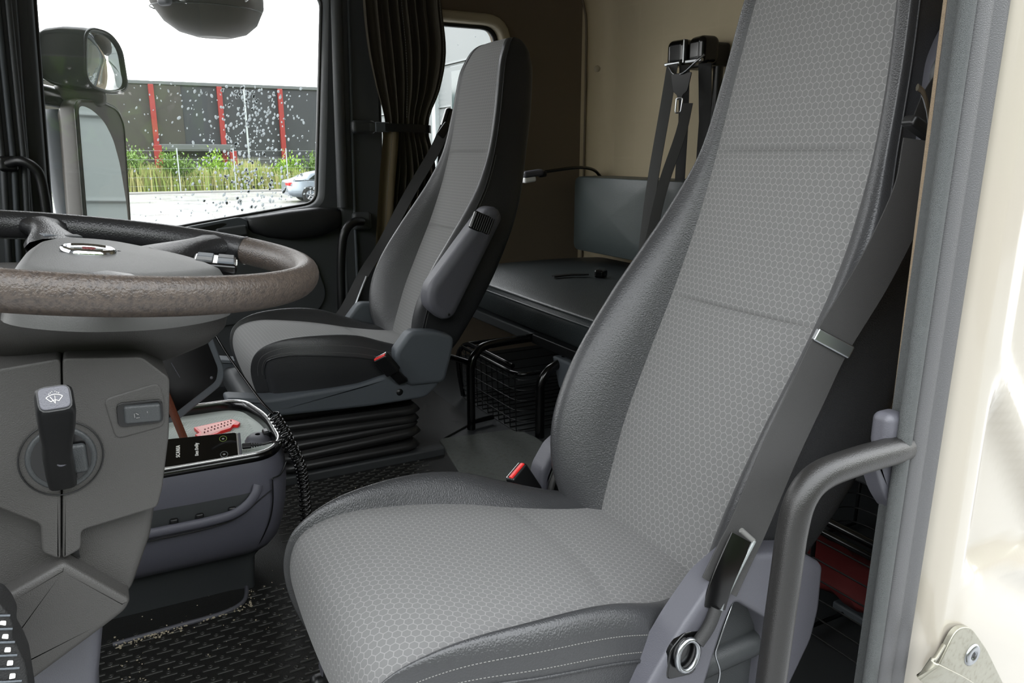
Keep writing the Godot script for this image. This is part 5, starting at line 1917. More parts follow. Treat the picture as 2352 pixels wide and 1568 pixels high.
	prism(m, rpoly([Vector2(0.440, 0.298), Vector2(0.478, 0.292), Vector2(0.488, 0.338), Vector2(0.462, 0.345), Vector2(0.444, 0.330)], 0.008), xy(-0.506), 0.006, 0.002)
	part("anchor_plate", m, MT.gloss_black, t)

# ---------- steering wheel and column ----------
const WC := Vector3(-0.0151, 0.715, -0.7661)

func wheel_basis() -> Basis:
	var n := Vector3(0.13459, 0.99046, 0.0295).normalized()
	var u := (Vector3(1, 0, 0) - n * n.x).normalized()
	return Basis(u, n, u.cross(n).normalized())       # x towards the driver, y up out of the wheel, z to the doorway

func wp(u: float, h: float, v: float) -> Vector3:
	var b := wheel_basis()
	return WC + b.x * u + b.y * h + b.z * v

func rim_piece(m: M, a0: float, a1: float, grow := 0.0, n := 40) -> M:
	var rows := []
	for k in n + 1:
		var a := deg_to_rad(lerpf(a0, a1, float(k) / n))
		var ring := PackedVector3Array()
		for i in 20:
			var q := TAU * i / 20.0
			var rad := 0.190 + cos(q) * (0.0125 + grow) + 0.0012 * sin(q) 
			ring.append(wp(cos(a) * rad, sin(q) * (0.0148 + grow) - 0.001, sin(a) * rad))
		rows.append(ring)
	m.grid(rows, true)
	return m

func build_steering() -> void:
	var t := thing("steering_wheel", "large worn steering wheel with brown rubbed rim and padded hub", "steering wheel", WC)
	var m := M.new()
	rim_piece(m, -34.0, 176.0, 0.0, 70)
	part("rim", m, MT.rim_worn, t, "brown worn leather part of the rim")
	m = M.new()
	rim_piece(m, 176.6, 325.4, -0.0002, 60)
	part("rim", m, MT.rim_new, t, "smooth black far part of the rim")
	for a in [-34.3, 176.3]:
		m = M.new()
		rim_piece(m, a - 0.5, a + 0.5, 0.0004, 2)
		part("rim_seam", m, MT.black, t)
	# hub pad: domed, four cornered
	m = M.new()
	var out := rpoly([Vector2(-0.046, 0.105), Vector2(-0.043, 0.0), Vector2(-0.034, -0.080), Vector2(-0.020, -0.112), Vector2(0.022, -0.116), Vector2(0.052, -0.085), Vector2(0.100, -0.022), Vector2(0.118, 0.040), Vector2(0.095, 0.075), Vector2(0.055, 0.11), Vector2(0.0, 0.125)], 0.03, 5)
	var rows := []
	var c2 := Vector2(0.03, 0.0)
	for s in [[1.08, -0.040], [1.04, -0.022], [1.0, -0.008], [0.95, -0.002], [0.85, 0.001], [0.5, 0.003], [0.02, 0.004]]:
		var ring := PackedVector3Array()
		for p in out:
			var q := c2 + (p - c2) * float(s[0])
			ring.append(wp(q.x, s[1], q.y))
		rows.append(ring)
	m.grid(rows, true, false, Vector3.UP)
	var pad := part("hub_pad", m, MT.pad, t)
	m = M.new()
	lathe(m, [Vector2(0.0218, 0.0), Vector2(0.0215, 0.003), Vector2(0.019, 0.0045), Vector2(0.017, 0.003), Vector2(0.0, 0.0035)], wp(0.006, 0.0030, 0.010), wheel_basis().y, 32)
	part("emblem", m, MT.chrome, pad, "round chrome emblem with a red figure")
	m = M.new()
	prism(m, rpoly([Vector2(-0.004, -0.005), Vector2(0.005, -0.0045), Vector2(0.004, 0.0), Vector2(0.006, 0.003), Vector2(0.0, 0.006), Vector2(-0.005, 0.004)], 0.002), Transform3D(Basis(wheel_basis().z, wheel_basis().x, wheel_basis().y), wp(0.006, 0.0061, 0.010)), 0.0005)
	part("emblem_figure", m, MT.red_cloth, pad)
	# spokes
	for s in [[-101.0, 0.085], [-46.0, 0.085], [79.0, 0.095], [134.0, 0.095]]:
		m = M.new()
		var a := deg_to_rad(s[0])
		var d := Vector2(cos(a), sin(a))
		var e := Vector2(-d.y, d.x)
		rows = []
		for k in 9:
			var f := k / 8.0
			var r := lerpf(s[1], 0.186, f)
			var hw := lerpf(0.030, 0.017, smoothstep(0.0, 0.7, f)) + 0.012 * smoothstep(0.8, 1.0, f)
			var h := lerpf(-0.010, 0.0, f)
			var th := 0.011
			var ring := PackedVector3Array()
			for i in 12:
				var q := TAU * i / 12.0
				var w := d * r + e * cos(q) * hw
				ring.append(wp(w.x, h + sin(q) * th, w.y))
			rows.append(ring)
		m.grid(rows, true)
		part("spoke", m, MT.rim_new, t)
	# button clusters on the spokes nearest the dashboard side
	for s in [[-8.0, 0.114, -0.3], [-99.0, 0.104, 0.2]]:
		var a := deg_to_rad(s[0])
		var b := wheel_basis() * Basis(Vector3.UP, -a + float(s[2]))
		var ct := wp(cos(a) * s[1], -0.0045, sin(a) * s[1])
		m = M.new()
		rbox(m, ct, Vector3(0.040, 0.010, 0.062) if s[0] > -50.0 else Vector3(0.020, 0.008, 0.042), 0.0035, b)
		var cl := part("button_cluster", m, MT.gloss_black, t)
		for i in 2:
			for j in 2:
				if s[0] < -50.0 and i == 1:
					continue
				m = M.new()
				rbox(m, ct + b * Vector3((-0.009 + 0.019 * i) if s[0] > -50.0 else 0.0, 0.0052, (-0.015 + 0.029 * j) * (1.0 if s[0] > -50.0 else 0.64)), Vector3(0.015, 0.003, 0.025) if s[0] > -50.0 else Vector3(0.014, 0.003, 0.016), 0.0012, b)
				part("button", m, MT.plastic_slate if (i + j) % 2 == 0 else MT.plastic_dark, cl)
		if s[0] > -50.0:
			m = M.new()
			for k in 3:
				rbox(m, ct + b * Vector3(0.0196, 0.0045, 0.002 + 0.008 * k), Vector3(0.0012, 0.003, 0.005), 0.0005, b, 1)
			part("lettering", m, MT.icon_white, cl)
	# bowl shaped shroud under the wheel
	t = thing("steering_column", "grey steering column shroud with stalk ring and rocker switch", "steering column", Vector3(-0.03, 0.2, -0.80))
	m = M.new()
	rows = []
	for s in [[0.692, 0.113, 0.105, 0.004], [0.676, 0.112, 0.104, 0.003], [0.655, 0.108, 0.100, 0.002], [0.642, 0.098, 0.090, -0.002], [0.632, 0.080, 0.074, -0.008], [0.626, 0.062, 0.060, -0.012], [0.620, 0.040, 0.045, -0.016]]:
		var ring := PackedVector3Array()
		for i in 32:
			var a := TAU * i / 32.0
			var sx := absf(cos(a))
			ring.append(Vector3(-0.012 + float(s[3]) + signf(cos(a)) * pow(sx, 0.75) * float(s[1]), float(s[0]) - 0.012 * cos(a), -0.775 + signf(sin(a)) * pow(absf(sin(a)), 0.75) * float(s[2])))
		rows.append(ring)
	m.grid(rows, true)
	m.fan(rows[0], Vector3.UP); m.fan(rows[6], Vector3.DOWN)
	part("bowl", m, MT.plastic, t)
	m = M.new()
	lathe(m, [Vector2(0.0065, 0.0), Vector2(0.006, 0.002), Vector2(0.004, 0.002), Vector2(0.003, 0.0005), Vector2(0.0, 0.0005)], Vector3(0.020, 0.631, -0.692), Vector3(0.2, -0.45, 0.85).normalized(), 16)
	part("screw_hole", m, MT.black, t)
	# upper cover: two halves meeting at a seam
	m = M.new()
	prism(m, rpoly([Vector2(-0.0345, 0.648), Vector2(0.020, 0.642), Vector2(0.0385, 0.622), Vector2(0.033, 0.573), Vector2(0.0235, 0.528), Vector2(0.018, 0.512), Vector2(-0.0385, 0.505), Vector2(-0.0405, 0.489), Vector2(-0.0545, 0.4835), Vector2(-0.047, 0.544), Vector2(-0.041, 0.586)], 0.004, 4), xy(-0.90), 0.242, 0.0022)
	part("upper_cover", m, MT.plastic, t)
	m = M.new()
	prism(m, rpoly([Vector2(-0.0355, 0.648), Vector2(-0.042, 0.586), Vector2(-0.048, 0.544), Vector2(-0.0555, 0.4835), Vector2(-0.0675, 0.493), Vector2(-0.0655, 0.517), Vector2(-0.092, 0.538), Vector2(-0.13, 0.56), Vector2(-0.14, 0.64)], 0.004, 4), xy(-0.90), 0.242, 0.0022)
	part("upper_cover", m, MT.plastic, t)
	m = M.new()
	prism(m, rpoly([Vector2(-0.14, 0.57), Vector2(0.019, 0.515), Vector2(0.011, 0.479), Vector2(0.0, 0.453), Vector2(-0.0095, 0.431), Vector2(-0.020, 0.425), Vector2(-0.14, 0.45)], 0.006, 4), xy(-0.91), 0.234, 0.008)
	part("lower_cover", m, MT.plastic, t)
	m = M.new()
	prism(m, rpoly([Vector2(-0.102, 0.462), Vector2(-0.0535, 0.483), Vector2(-0.010, 0.436), Vector2(-0.015, 0.427), Vector2(-0.030, 0.418), Vector2(-0.092, 0.383), Vector2(-0.13, 0.39)], 0.004, 4), xy(-0.90), 0.247, 0.006)
	part("knee_cover", m, MT.plastic, t)
	m = M.new()
	prism(m, rpoly([Vector2(-0.0515, 0.4835), Vector2(-0.044, 0.489), Vector2(-0.043, 0.474)], 0.001), xy(-0.676), 0.0025)
	part("gap", m, MT.black, t)
	m = M.new()
	prism(m, rpoly([Vector2(-0.16, 0.42), Vector2(-0.028, 0.42), Vector2(-0.034, 0.394), Vector2(-0.046, 0.33), Vector2(-0.075, 0.0), Vector2(-0.16, 0.0)], 0.006), xy(-0.92), 0.215, 0.014)
	part("column_foot", m, MT.plastic_grey, t)
	# ring and recess of the stalk
	m = M.new()
	var rc := Vector3(-0.0445, 0.569, -0.6572)
	var rng2 := PackedVector3Array()
	for i in 40:
		var a := TAU * i / 40.0
		rng2.append(rc + Vector3(cos(a) * 0.0288 + 0.0012 * sin(a), sin(a) * 0.0300, 0.0006))
	tube(m, rng2, 0.0006, 6, true)
	part("ring_groove", m, MT.black, t)
	m = M.new()
	rows = []
	for s in [[0.0245, -0.0004], [0.0240, 0.0012], [0.0225, 0.0018], [0.0205, 0.0010]]:
		var ring := PackedVector3Array()
		for i in 32:
			var a := TAU * i / 32.0
			ring.append(rc + Vector3(cos(a) * s[0], sin(a) * s[0] * 1.05, s[1]))
		rows.append(ring)
	m.grid(rows, true, false, Vector3(0, 0, 1))
	part("stalk_ring", m, MT.plastic_dark, t)
	m = M.new()
	lathe(m, [Vector2(0.0215, 0.0008), Vector2(0.0, 0.0006)], rc, Vector3(0, 0, 1), 28)
	part("stalk_opening", m, MT.gloss_black, t)
	m = M.new()
	rbox(m, rc + Vector3(0.012, -0.001, 0.0035), Vector3(0.011, 0.024, 0.006), 0.003)
	part("stalk_gate", m, MT.plastic_dark, t)
	# rocker switch in its recess on the corner
	m = M.new()
	prism(m, rpoly([Vector2(-0.011, 0.612), Vector2(0.030, 0.620), Vector2(0.033, 0.606), Vector2(0.031, 0.582), Vector2(-0.006, 0.577)], 0.006, 4), xy(-0.6590), 0.0022, 0.0018)
	part("switch_recess", m, MT.plastic, t)
	m = M.new()
	prism(m, rpoly([Vector2(-0.0025, 0.6075), Vector2(0.0310, 0.6060), Vector2(0.0302, 0.5865), Vector2(-0.0030, 0.5875)], 0.005, 5), xy(-0.6568), 0.0018, 0.0006)
	part("switch_frame", m, MT.gloss_black, t)
	m = M.new()
	rbox(m, Vector3(0.0155, 0.5968, -0.6545), Vector3(0.0270, 0.0155, 0.006), 0.0025, Basis(Vector3(0, 0, 1), -0.04) * Basis(Vector3.UP, -0.08))
	var rk := part("rocker", m, MT.plastic_dark, t)
	m = M.new()
	prism(m, rpoly([Vector2(0.0185, 0.5985), Vector2(0.0205, 0.6000), Vector2(0.0238, 0.5995), Vector2(0.0238, 0.5945), Vector2(0.0205, 0.5940)], 0.0006), xy(-0.6516), 0.0004)
	part("lamp_icon", m, MT.icon_dim, rk)
	m = M.new()
	for q in [[0.0095, 0.5985, 0.0095, 0.5950], [0.0105, 0.5945, 0.0130, 0.5945], [0.0105, 0.5985, 0.0125, 0.5970]]:
		tube(m, PackedVector3Array([Vector3(q[0], q[1], -0.6513), Vector3(q[2], q[3], -0.6513)]), 0.0004, 4)
	part("lamp_icon", m, MT.icon_dim, rk)
	# stalk with a wiper push button
	t = thing("wiper_stalk", "black wiper stalk with a grey washer push button on its end", "stalk", Vector3(-0.045, 0.56, -0.65))
	m = M.new()
	rows = []
	var ax := [[Vector3(-0.046, 0.553, -0.655), 0.0098, 0.0095], [Vector3(-0.0455, 0.566, -0.643), 0.0100, 0.0095], [Vector3(-0.0445, 0.588, -0.622), 0.0096, 0.0095], [Vector3(-0.042, 0.606, -0.602), 0.0098, 0.0100], [Vector3(-0.0395, 0.624, -0.585), 0.0112, 0.0105], [Vector3(-0.0378, 0.636, -0.573), 0.0115, 0.0105], [Vector3(-0.0372, 0.6415, -0.5655), 0.0112, 0.0098], [Vector3(-0.0370, 0.6440, -0.5620), 0.0098, 0.0085]]
	var zd := Vector3(0.08, 0.42, 0.90).normalized()
	for k in ax.size():
		var dd: Vector3 = (ax[min(k + 1, 7)][0] - ax[max(k - 1, 0)][0]).normalized()
		dd = dd.lerp(zd, smoothstep(3.0, 6.0, float(k))).normalized()
		var bb := bas(dd)
		var ring := PackedVector3Array()
		for p in rpoly([Vector2(-ax[k][1], -ax[k][2]), Vector2(ax[k][1], -ax[k][2]), Vector2(ax[k][1], ax[k][2]), Vector2(-ax[k][1], ax[k][2])], 0.0052, 3):
			ring.append(ax[k][0] + bb.x * p.x + bb.y * p.y)
		rows.append(ring)
	m.grid(rows, true)
	m.fan(rows[7], zd)
	part("arm", m, MT.black, t)
	m = M.new()
	var bx := bas(zd)
	var bc := Vector3(-0.0370, 0.6443, -0.5617)
	prism(m, rpoly([Vector2(-0.0088, -0.0074), Vector2(0.0088, -0.0074), Vector2(0.0088, 0.0074), Vector2(-0.0088, 0.0074)], 0.004, 5), Transform3D(bx, bc), 0.0016, 0.0008)
	var btn := part("push_button", m, MT.plastic_grey, t)
	m = M.new()
	var ic := func(x: float, y: float) -> Vector3: return bc + bx.x * x + bx.y * y + zd * 0.0018
	var arc := PackedVector3Array()
	for k in 9:
		var a := lerpf(0.72, -0.72, k / 8.0)
		arc.append(ic.call(sin(a) * -0.0072, cos(a) * 0.0072 - 0.0050))
	tube(m, arc, 0.00028, 4)
	var arc2 := PackedVector3Array()
	for k in 7:
		var a := lerpf(0.72, -0.72, k / 6.0)
		arc2.append(ic.call(sin(a) * -0.0034, cos(a) * 0.0034 - 0.0050))
	tube(m, arc2, 0.00028, 4)
	tube(m, PackedVector3Array([arc[0], arc2[0]]), 0.00028, 4)
	tube(m, PackedVector3Array([arc[8], arc2[6]]), 0.00028, 4)
	tube(m, PackedVector3Array([ic.call(0.0002, -0.0038), ic.call(-0.0024, 0.0010)]), 0.0003, 4)
	tube(m, PackedVector3Array([ic.call(0.0002, -0.0030), ic.call(0.0004, 0.0014)]), 0.00018, 4)
	for k in 3:
		for sg in [-1.0, 1.0]:
			tube(m, PackedVector3Array([ic.call(sg * (0.0007 + 0.0009 * k), 0.0034 + 0.0008 - 0.0006 * k), ic.call(sg * (0.0010 + 0.0010 * k), 0.0032 + 0.0008 - 0.0007 * k)]), 0.00025, 4)
	part("wiper_icon", m, MT.icon_white, btn)
	m = M.new()
	lathe(m, [Vector2(0.0038, 0.0), Vector2(0.0036, 0.001), Vector2(0.0028, 0.001), Vector2(0.0, 0.0002)], Vector3(-0.0420, 0.5790, -0.6195), Vector3(0.2, -0.45, 0.85).normalized(), 14)
	part("detent", m, MT.plastic_grey, t)
	# keypad corner at the lower left
	t = thing("door_keypad", "black wavy keypad with white symbols at the lower left of the column", "keypad", Vector3(-0.1, 0.43, -0.6))
	m = M.new()
	prism(m, rpoly([Vector2(-0.16, 0.52), Vector2(-0.089, 0.499), Vector2(-0.0845, 0.489), Vector2(-0.0825, 0.478), Vector2(-0.0845, 0.469), Vector2(-0.0815, 0.458), Vector2(-0.0795, 0.445), Vector2(-0.0800, 0.41), Vector2(-0.16, 0.41)], 0.003, 3), xy(-0.61), 0.03, 0.004)
	part("pad", m, MT.rubber, t)
	for k in 6:
		m = M.new()
		var y := 0.487 - 0.0105 * k
		tube(m, cr([Vector3(-0.115, y + 0.014, -0.579), Vector3(-0.098, y + 0.006, -0.579), Vector3(-0.0835, y + 0.001, -0.580)], 3), 0.0009, 5)
		part("key_gap", m, MT.plastic_slate, t)
		m = M.new()
		prism(m, rpoly([Vector2(-0.0905, y - 0.0035 - 0.0004 * k), Vector2(-0.0868, y - 0.0055), Vector2(-0.0862, y - 0.0022), Vector2(-0.0895, y - 0.0012)], 0.0008), xy(-0.580), 0.0008)
		part("key_symbol", m, MT.icon_white, t)

# ---------- storage console between the seats ----------
func text_mesh(called: String, txt: String, xf: Transform3D, h: float, mt: Material, parent: Node3D) -> MeshInstance3D:
	var tm := TextMesh.new()
	var sf := SystemFont.new()
	sf.font_names = PackedStringArray(["Droid Sans"])
	sf.font_weight = 700
	tm.font = sf
	tm.text = txt
	tm.font_size = 32
	tm.pixel_size = h / 24.0
	tm.depth = 0.0004
	var o := MeshInstance3D.new()
	o.name = called
	o.mesh = tm
	o.material_override = mt
	o.transform = Transform3D(xf.basis, xf.origin - origin_of(parent))
	parent.add_child(o, true)
	return o

func console_ring(y: float, e: float) -> PackedVector3Array:
	var ring := PackedVector3Array()
	for p in rpoly([Vector2(-0.42, -1.64 + e * 0.3), Vector2(0.240 - e, -1.64 + e * 0.3), Vector2(0.266 - e, -1.50), Vector2(0.261 - e, -1.36), Vector2(0.228 - e, -1.298 - e), Vector2(-0.42, -1.305 - e)], 0.045, 6):
		ring.append(Vector3(p.x, y, p.y))
	return ring

func build_console() -> void:
	var t := thing("storage_console", "blue grey storage console with drawer handle and tray top between the seats", "console", Vector3(0.05, 0.0, -1.46))
	var m := M.new()
	var rows := []
	for s in [[0.0, 0.075], [0.070, 0.070], [0.085, 0.055]]:
		rows.append(console_ring(s[0], s[1]))
	m.grid(rows, true)
	part("plinth", m, MT.plastic_dark, t)
	m = M.new()
	rows = []
	for s in [[0.083, 0.060], [0.092, 0.040], [0.110, 0.024], [0.14, 0.012], [0.18, 0.004], [0.22, 0.0], [0.262, 0.001], [0.279, 0.005]]:
		rows.append(console_ring(s[0], s[1]))
	m.grid(rows, true)
	m.fan(rows[0], Vector3.DOWN)
	part("body", m, MT.plastic_blue, t)
	m = M.new()
	rows = []
	for s in [[0.277, 0.007], [0.281, 0.003], [0.288, 0.004], [0.292, 0.008], [0.291, 0.014], [0.284, 0.018], [0.272, 0.020]]:
		rows.append(console_ring(s[0], s[1]))
	m.grid(rows, true)
	part("tray_rim", m, MT.gloss_black, t)
	m = M.new()
	var ring := console_ring(0.2925, 0.0095)
	tube(m, ring.slice(3, ring.size() - 3), 0.0028, 8)
	part("rim_trim", m, MT.silver_trim, t, "bright metal edge of the tray")
	m = M.new()
	ring = console_ring(0.2735, 0.019)
	m.fan(ring, Vector3.UP)
	part("tray_mat", m, MT.tray_mat, t)
	m = M.new()
	var dots := M.new()
	for i in 46:
		for j in 42:
			var x := -0.05 + 0.0062 * i + (0.0031 if j % 2 else 0.0)
			var z := -1.60 + 0.0066 * j
			if x < 0.225 and z > -1.60 and z < -1.335:
				rbox(dots, Vector3(x, 0.2738, z), Vector3(0.0042, 0.0012, 0.0022), 0.0005, Basis.IDENTITY, 1)
	part("mat_dimples", dots, MT.tray_mat, t).set_meta("kind", "stuff")
	m = M.new()
	rows = []
	for s in [[0.030, 0.0], [0.026, 0.006], [0.018, 0.011], [0.006, 0.013]]:
		var r2 := PackedVector3Array()
		for i in 20:
			var a := TAU * i / 20.0
			r2.append(Vector3(0.222 + cos(a) * s[0] * 0.8, 0.2736 + s[1], -1.42 + sin(a) * s[0]))
		rows.append(r2)
	m.grid(rows, true, false, Vector3.UP)
	part("finger_grip", m, MT.plastic_grey, t)
	m = M.new()
	rbox(m, Vector3(0.238, 0.284, -1.425), Vector3(0.012, 0.014, 0.022), 0.004)
	part("grip_hole", m, MT.black, t)
	# panel gaps and drawer front
	m = M.new()
	tube(m, cr([Vector3(0.258, 0.247, -1.355), Vector3(0.238, 0.246, -1.308), Vector3(0.2225, 0.245, -1.2985), Vector3(0.221, 0.240, -1.2965), Vector3(0.219, 0.20, -1.2985), Vector3(0.212, 0.165, -1.303), Vector3(0.200, 0.13, -1.316), Vector3(0.190, 0.108, -1.326)], 5), 0.0013, 6)
	part("panel_gap", m, MT.black, t)
	m = M.new()
	rows = []
	for s in [[-0.30, 0.236, 0.196], [0.10, 0.226, 0.197], [0.150, 0.226, 0.198], [0.168, 0.226, 0.207], [0.182, 0.2265, 0.217], [0.190, 0.2268, 0.2262]]:
		var x: float = s[0]
		rows.append(PackedVector3Array([Vector3(x, s[1], -1.2985), Vector3(x, lerpf(s[1], s[2], 0.5), -1.2972), Vector3(x, s[2], -1.2968)]))
	m.grid(rows, false, false, Vector3(0, 0, 1))
	var recess := part("drawer_recess", m, MT.plastic_dark, t)
	m = M.new()
	tube(m, cr([Vector3(-0.30, 0.196, -1.291), Vector3(0.05, 0.1935, -1.289), Vector3(0.12, 0.1945, -1.288), Vector3(0.152, 0.199, -1.287), Vector3(0.175, 0.211, -1.287), Vector3(0.190, 0.227, -1.289), Vector3(0.196, 0.240, -1.294)], 6), 0.0085, 12, false, 0.006)
	part("drawer_handle", m, MT.plastic_blue, t)
	m = M.new()
	tube(m, cr([Vector3(-0.30, 0.182, -1.2945), Vector3(0.05, 0.178, -1.2945), Vector3(0.13, 0.181, -1.2945), Vector3(0.165, 0.190, -1.2945), Vector3(0.198, 0.212, -1.2955), Vector3(0.2185, 0.2245, -1.297)], 5), 0.0011, 6)
	part("panel_gap", m, MT.black, t)
	for q in [0.058, 0.098, 0.150]:
		m = M.new()
		rbox(m, Vector3(q, 0.2045, -1.294), Vector3(0.013, 0.009, 0.008), 0.003)
		part("sliding_lock", m, MT.black, t)
	# phone lying on the tray, held up by the rim
	var pt := Transform3D(Basis(Vector3(0.978, 0.02, 0.205).normalized(), 0.0), Vector3.ZERO)
	var px := Vector3(0.992, -0.020, 0.125).normalized()
	var pn := Vector3(0.05, 0.93, 0.36).normalized()
	pn = (pn - px * pn.dot(px)).normalized()
	var pb := Basis(px, pn.cross(px), pn)           # x along the phone, y across it, z out of the screen
	var pc := Vector3(0.098, 0.293, -1.368)
	t = thing("phone", "black smartphone with call screen lying on the console tray", "phone", pc)
	m = M.new()
	prism(m, rpoly([Vector2(-0.082, -0.037), Vector2(0.082, -0.037), Vector2(0.082, 0.037), Vector2(-0.082, 0.037)], 0.008, 5), Transform3D(pb, pc - pn * 0.004), 0.008, 0.0015)
	part("body", m, MT.silver_trim, t)
	m = M.new()
	prism(m, rpoly([Vector2(-0.0805, -0.0355), Vector2(0.0785, -0.0355), Vector2(0.0785, 0.0355), Vector2(-0.0805, 0.0355)], 0.006, 5), Transform3D(pb, pc + pn * 0.0034), 0.001, 0.0003)
	var scr := part("screen", m, MT.glass_screen, t)
	var turned := Basis(pb.y, -pb.x, pb.z)
	text_mesh("caller_text", "SCANIA", Transform3D(turned, pc + pb.x * -0.018 + pn * 0.0047), 0.0065, MT.icon_white, scr)
	text_mesh("caller_text", "Das Dolly", Transform3D(turned, pc + pb.x * 0.012 + pn * 0.0047), 0.0058, MT.icon_white, scr)
	for k in 2:
		m = M.new()
		var rg := PackedVector3Array()
		for i in 20:
			var a := TAU * i / 20.0
			rg.append(pc + pb * Vector3(0.056 + cos(a) * 0.0060, (0.021 - 0.042 * k) + sin(a) * 0.0075, 0.0047))
		tube(m, rg, 0.0005, 5, true)
		part("call_button", m, MT.grass if k == 0 else MT.facade_light, scr)
		m = M.new()
		lathe(m, [Vector2(0.0022, 0.0), Vector2(0.0, 0.0003)], pc + pb * Vector3(0.056, 0.021 - 0.042 * k, 0.0046), pn, 10)
		part("call_symbol", m, MT.icon_dim, scr)
	m = M.new()
	rbox(m, pc + px * 0.0835, Vector3(0.004, 0.070, 0.0075), 0.0015, pb)
	part("case_end", m, MT.plastic_grey, t)
	# charging plug and coiled lead
	t = thing("coiled_lead", "black coiled lead running from the dashboard past the console to the phone", "cable", Vector3(0.27, 0.2, -1.36))
	m = M.new()
	var pl := pc + px * 0.0865
	rbox(m, pl + px * 0.008, Vector3(0.016, 0.012, 0.006), 0.002, pb)
	for k in 4:
		rbox(m, pl + px * (0.0185 + 0.0042 * k), Vector3(0.0026, 0.0085 - 0.0012 * k, 0.0060 - 0.0006 * k), 0.001, pb, 2)
	tube(m, PackedVector3Array([pl + px * 0.014, pl + px * 0.036]), 0.0022, 8)
	part("plug", m, MT.black, t)
	m = M.new()
	tube(m, cr([pl + px * 0.034, pl + px * 0.052 + Vector3(0, 0.002, 0), Vector3(0.240, 0.300, -1.328), Vector3(0.249, 0.303, -1.324)], 5), 0.0021, 8)
	part("lead", m, MT.gloss_black, t)
	m = M.new()
	tube(m, cr([Vector3(0.150, 0.520, -1.48), Vector3(0.180, 0.450, -1.45), Vector3(0.206, 0.400, -1.40), Vector3(0.223, 0.370, -1.355), Vector3(0.238, 0.350, -1.335)], 5), 0.0022, 8)
	part("lead", m, MT.gloss_black, t)
	for q in 2:
		m = M.new()
		var path := cr([Vector3(0.238, 0.350, -1.335), Vector3(0.258, 0.306, -1.335), Vector3(0.277, 0.250, -1.335), Vector3(0.282, 0.205, -1.335), Vector3(0.2825, 0.148, -1.335), Vector3(0.281, 0.085, -1.335)], 40) if q == 0 else cr([Vector3(0.249, 0.302, -1.322), Vector3(0.262, 0.288, -1.318), Vector3(0.269, 0.264, -1.316)], 40)
		var helix := PackedVector3Array()
		var turns := 31.0 if q == 0 else 5.0
		for k in path.size():
			var f := float(k) / (path.size() - 1)
			var tg := (path[min(k + 1, path.size() - 1)] - path[max(k - 1, 0)]).normalized()
			var s1 := tg.cross(Vector3(0, 0, 1)).normalized()
			var s2 := tg.cross(s1)
			var nsub := 3
			for w in nsub:
				var ff := f + float(w) / nsub / (path.size() - 1)
				var pp := path[k].lerp(path[min(k + 1, path.size() - 1)], float(w) / nsub)
				var a := TAU * turns * ff
				helix.append(pp + (s1 * cos(a) + s2 * sin(a)) * 0.0088)
		tube(m, helix, 0.0024, 7)
		part("coil", m, MT.gloss_black, t)
	# red marked tag
	t = thing("red_tag", "flat red and white marked plastic tag on the console tray behind the phone", "tag", Vector3(0.16, 0.277, -1.50))
	m = M.new()
	var tp := [Vector2(0.060, 1.43), Vector2(0.104, 1.468), Vector2(0.124, 1.478), Vector2(0.119, 1.492), Vector2(0.128, 1.498), Vector2(0.122, 1.535), Vector2(0.196, 1.550), Vector2(0.207, 1.522), Vector2(0.200, 1.508), Vector2(0.192, 1.515), Vector2(0.185, 1.497), Vector2(0.165, 1.488), Vector2(0.160, 1.480), Vector2(0.140, 1.470), Vector2(0.120, 1.452), Vector2(0.075, 1.42)]
	prism(m, rpoly(tp, 0.003, 2), Transform3D(Basis(Vector3(1, 0, 0), Vector3(0, 0, -1), Vector3(0, 1, 0)), Vector3(0, 0.2745, 0)), 0.006, 0.001)
	part("blade", m, MT.red, t)
	m = M.new()
	prism(m, rpoly([Vector2(0.068, 1.432), Vector2(0.106, 1.464), Vector2(0.128, 1.477), Vector2(0.132, 1.498), Vector2(0.127, 1.532), Vector2(0.193, 1.545), Vector2(0.200, 1.524), Vector2(0.183, 1.503), Vector2(0.140, 1.476), Vector2(0.118, 1.456), Vector2(0.080, 1.428)], 0.003, 2), Transform3D(Basis(Vector3(1, 0, 0), Vector3(0, 0, -1), Vector3(0, 1, 0)), Vector3(0, 0.2804, 0)), 0.0004)
	var face := part("face", m, MT.red_tag, t, "pale printed face")
	MT.red_tag.albedo_color = Color(0.93, 0.66, 0.63)
	m = M.new()
	for k in 9:
		var x := 0.137 + 0.0065 * k
		var z := -1.494 - 0.0034 * k
		for j in 2:
			rbox(m, Vector3(x + 0.003 * j, 0.2811, z - 0.017 * j), Vector3(0.0026, 0.0004, 0.009 - 0.002 * ((k + j) % 3)), 0.0001, Basis(Vector3.UP, -0.1), 1)
	part("printed_marks", m, MT.red_cloth, face)
	# stick leaning at the column
	t = thing("wooden_stick", "short reddish wooden stick leaning into the console tray by the column", "stick", Vector3(0.09, 0.28, -1.45))
	m = M.new()
	rbox(m, Vector3(0.0880, 0.327, -1.450), Vector3(0.0095, 0.115, 0.016), 0.003, Basis(Vector3(0, 0, 1), 0.24) * Basis(Vector3.UP, 0.5))
	part("stick", m, MT.wood, t)
	# dark framed folding table behind the tray
	var fx := Vector3(0.80, 0.18, 0.0).normalized()
	t = thing("folding_table", "black panel with grey edge frame standing over the far side of the console", "panel", Vector3(0.12, 0.36, -1.53))
	m = M.new()
	var outl := [Vector2(-0.20, 0.2965), Vector2(-0.20, 0.50), Vector2(0.165, 0.485), Vector2(0.189, 0.385), Vector2(0.181, 0.358), Vector2(0.092, 0.2965)]
	prism(m, rpoly(outl, 0.012, 4), xy(-1.545), 0.012, 0.003)
	part("frame", m, MT.plastic_slate, t)
	m = M.new()
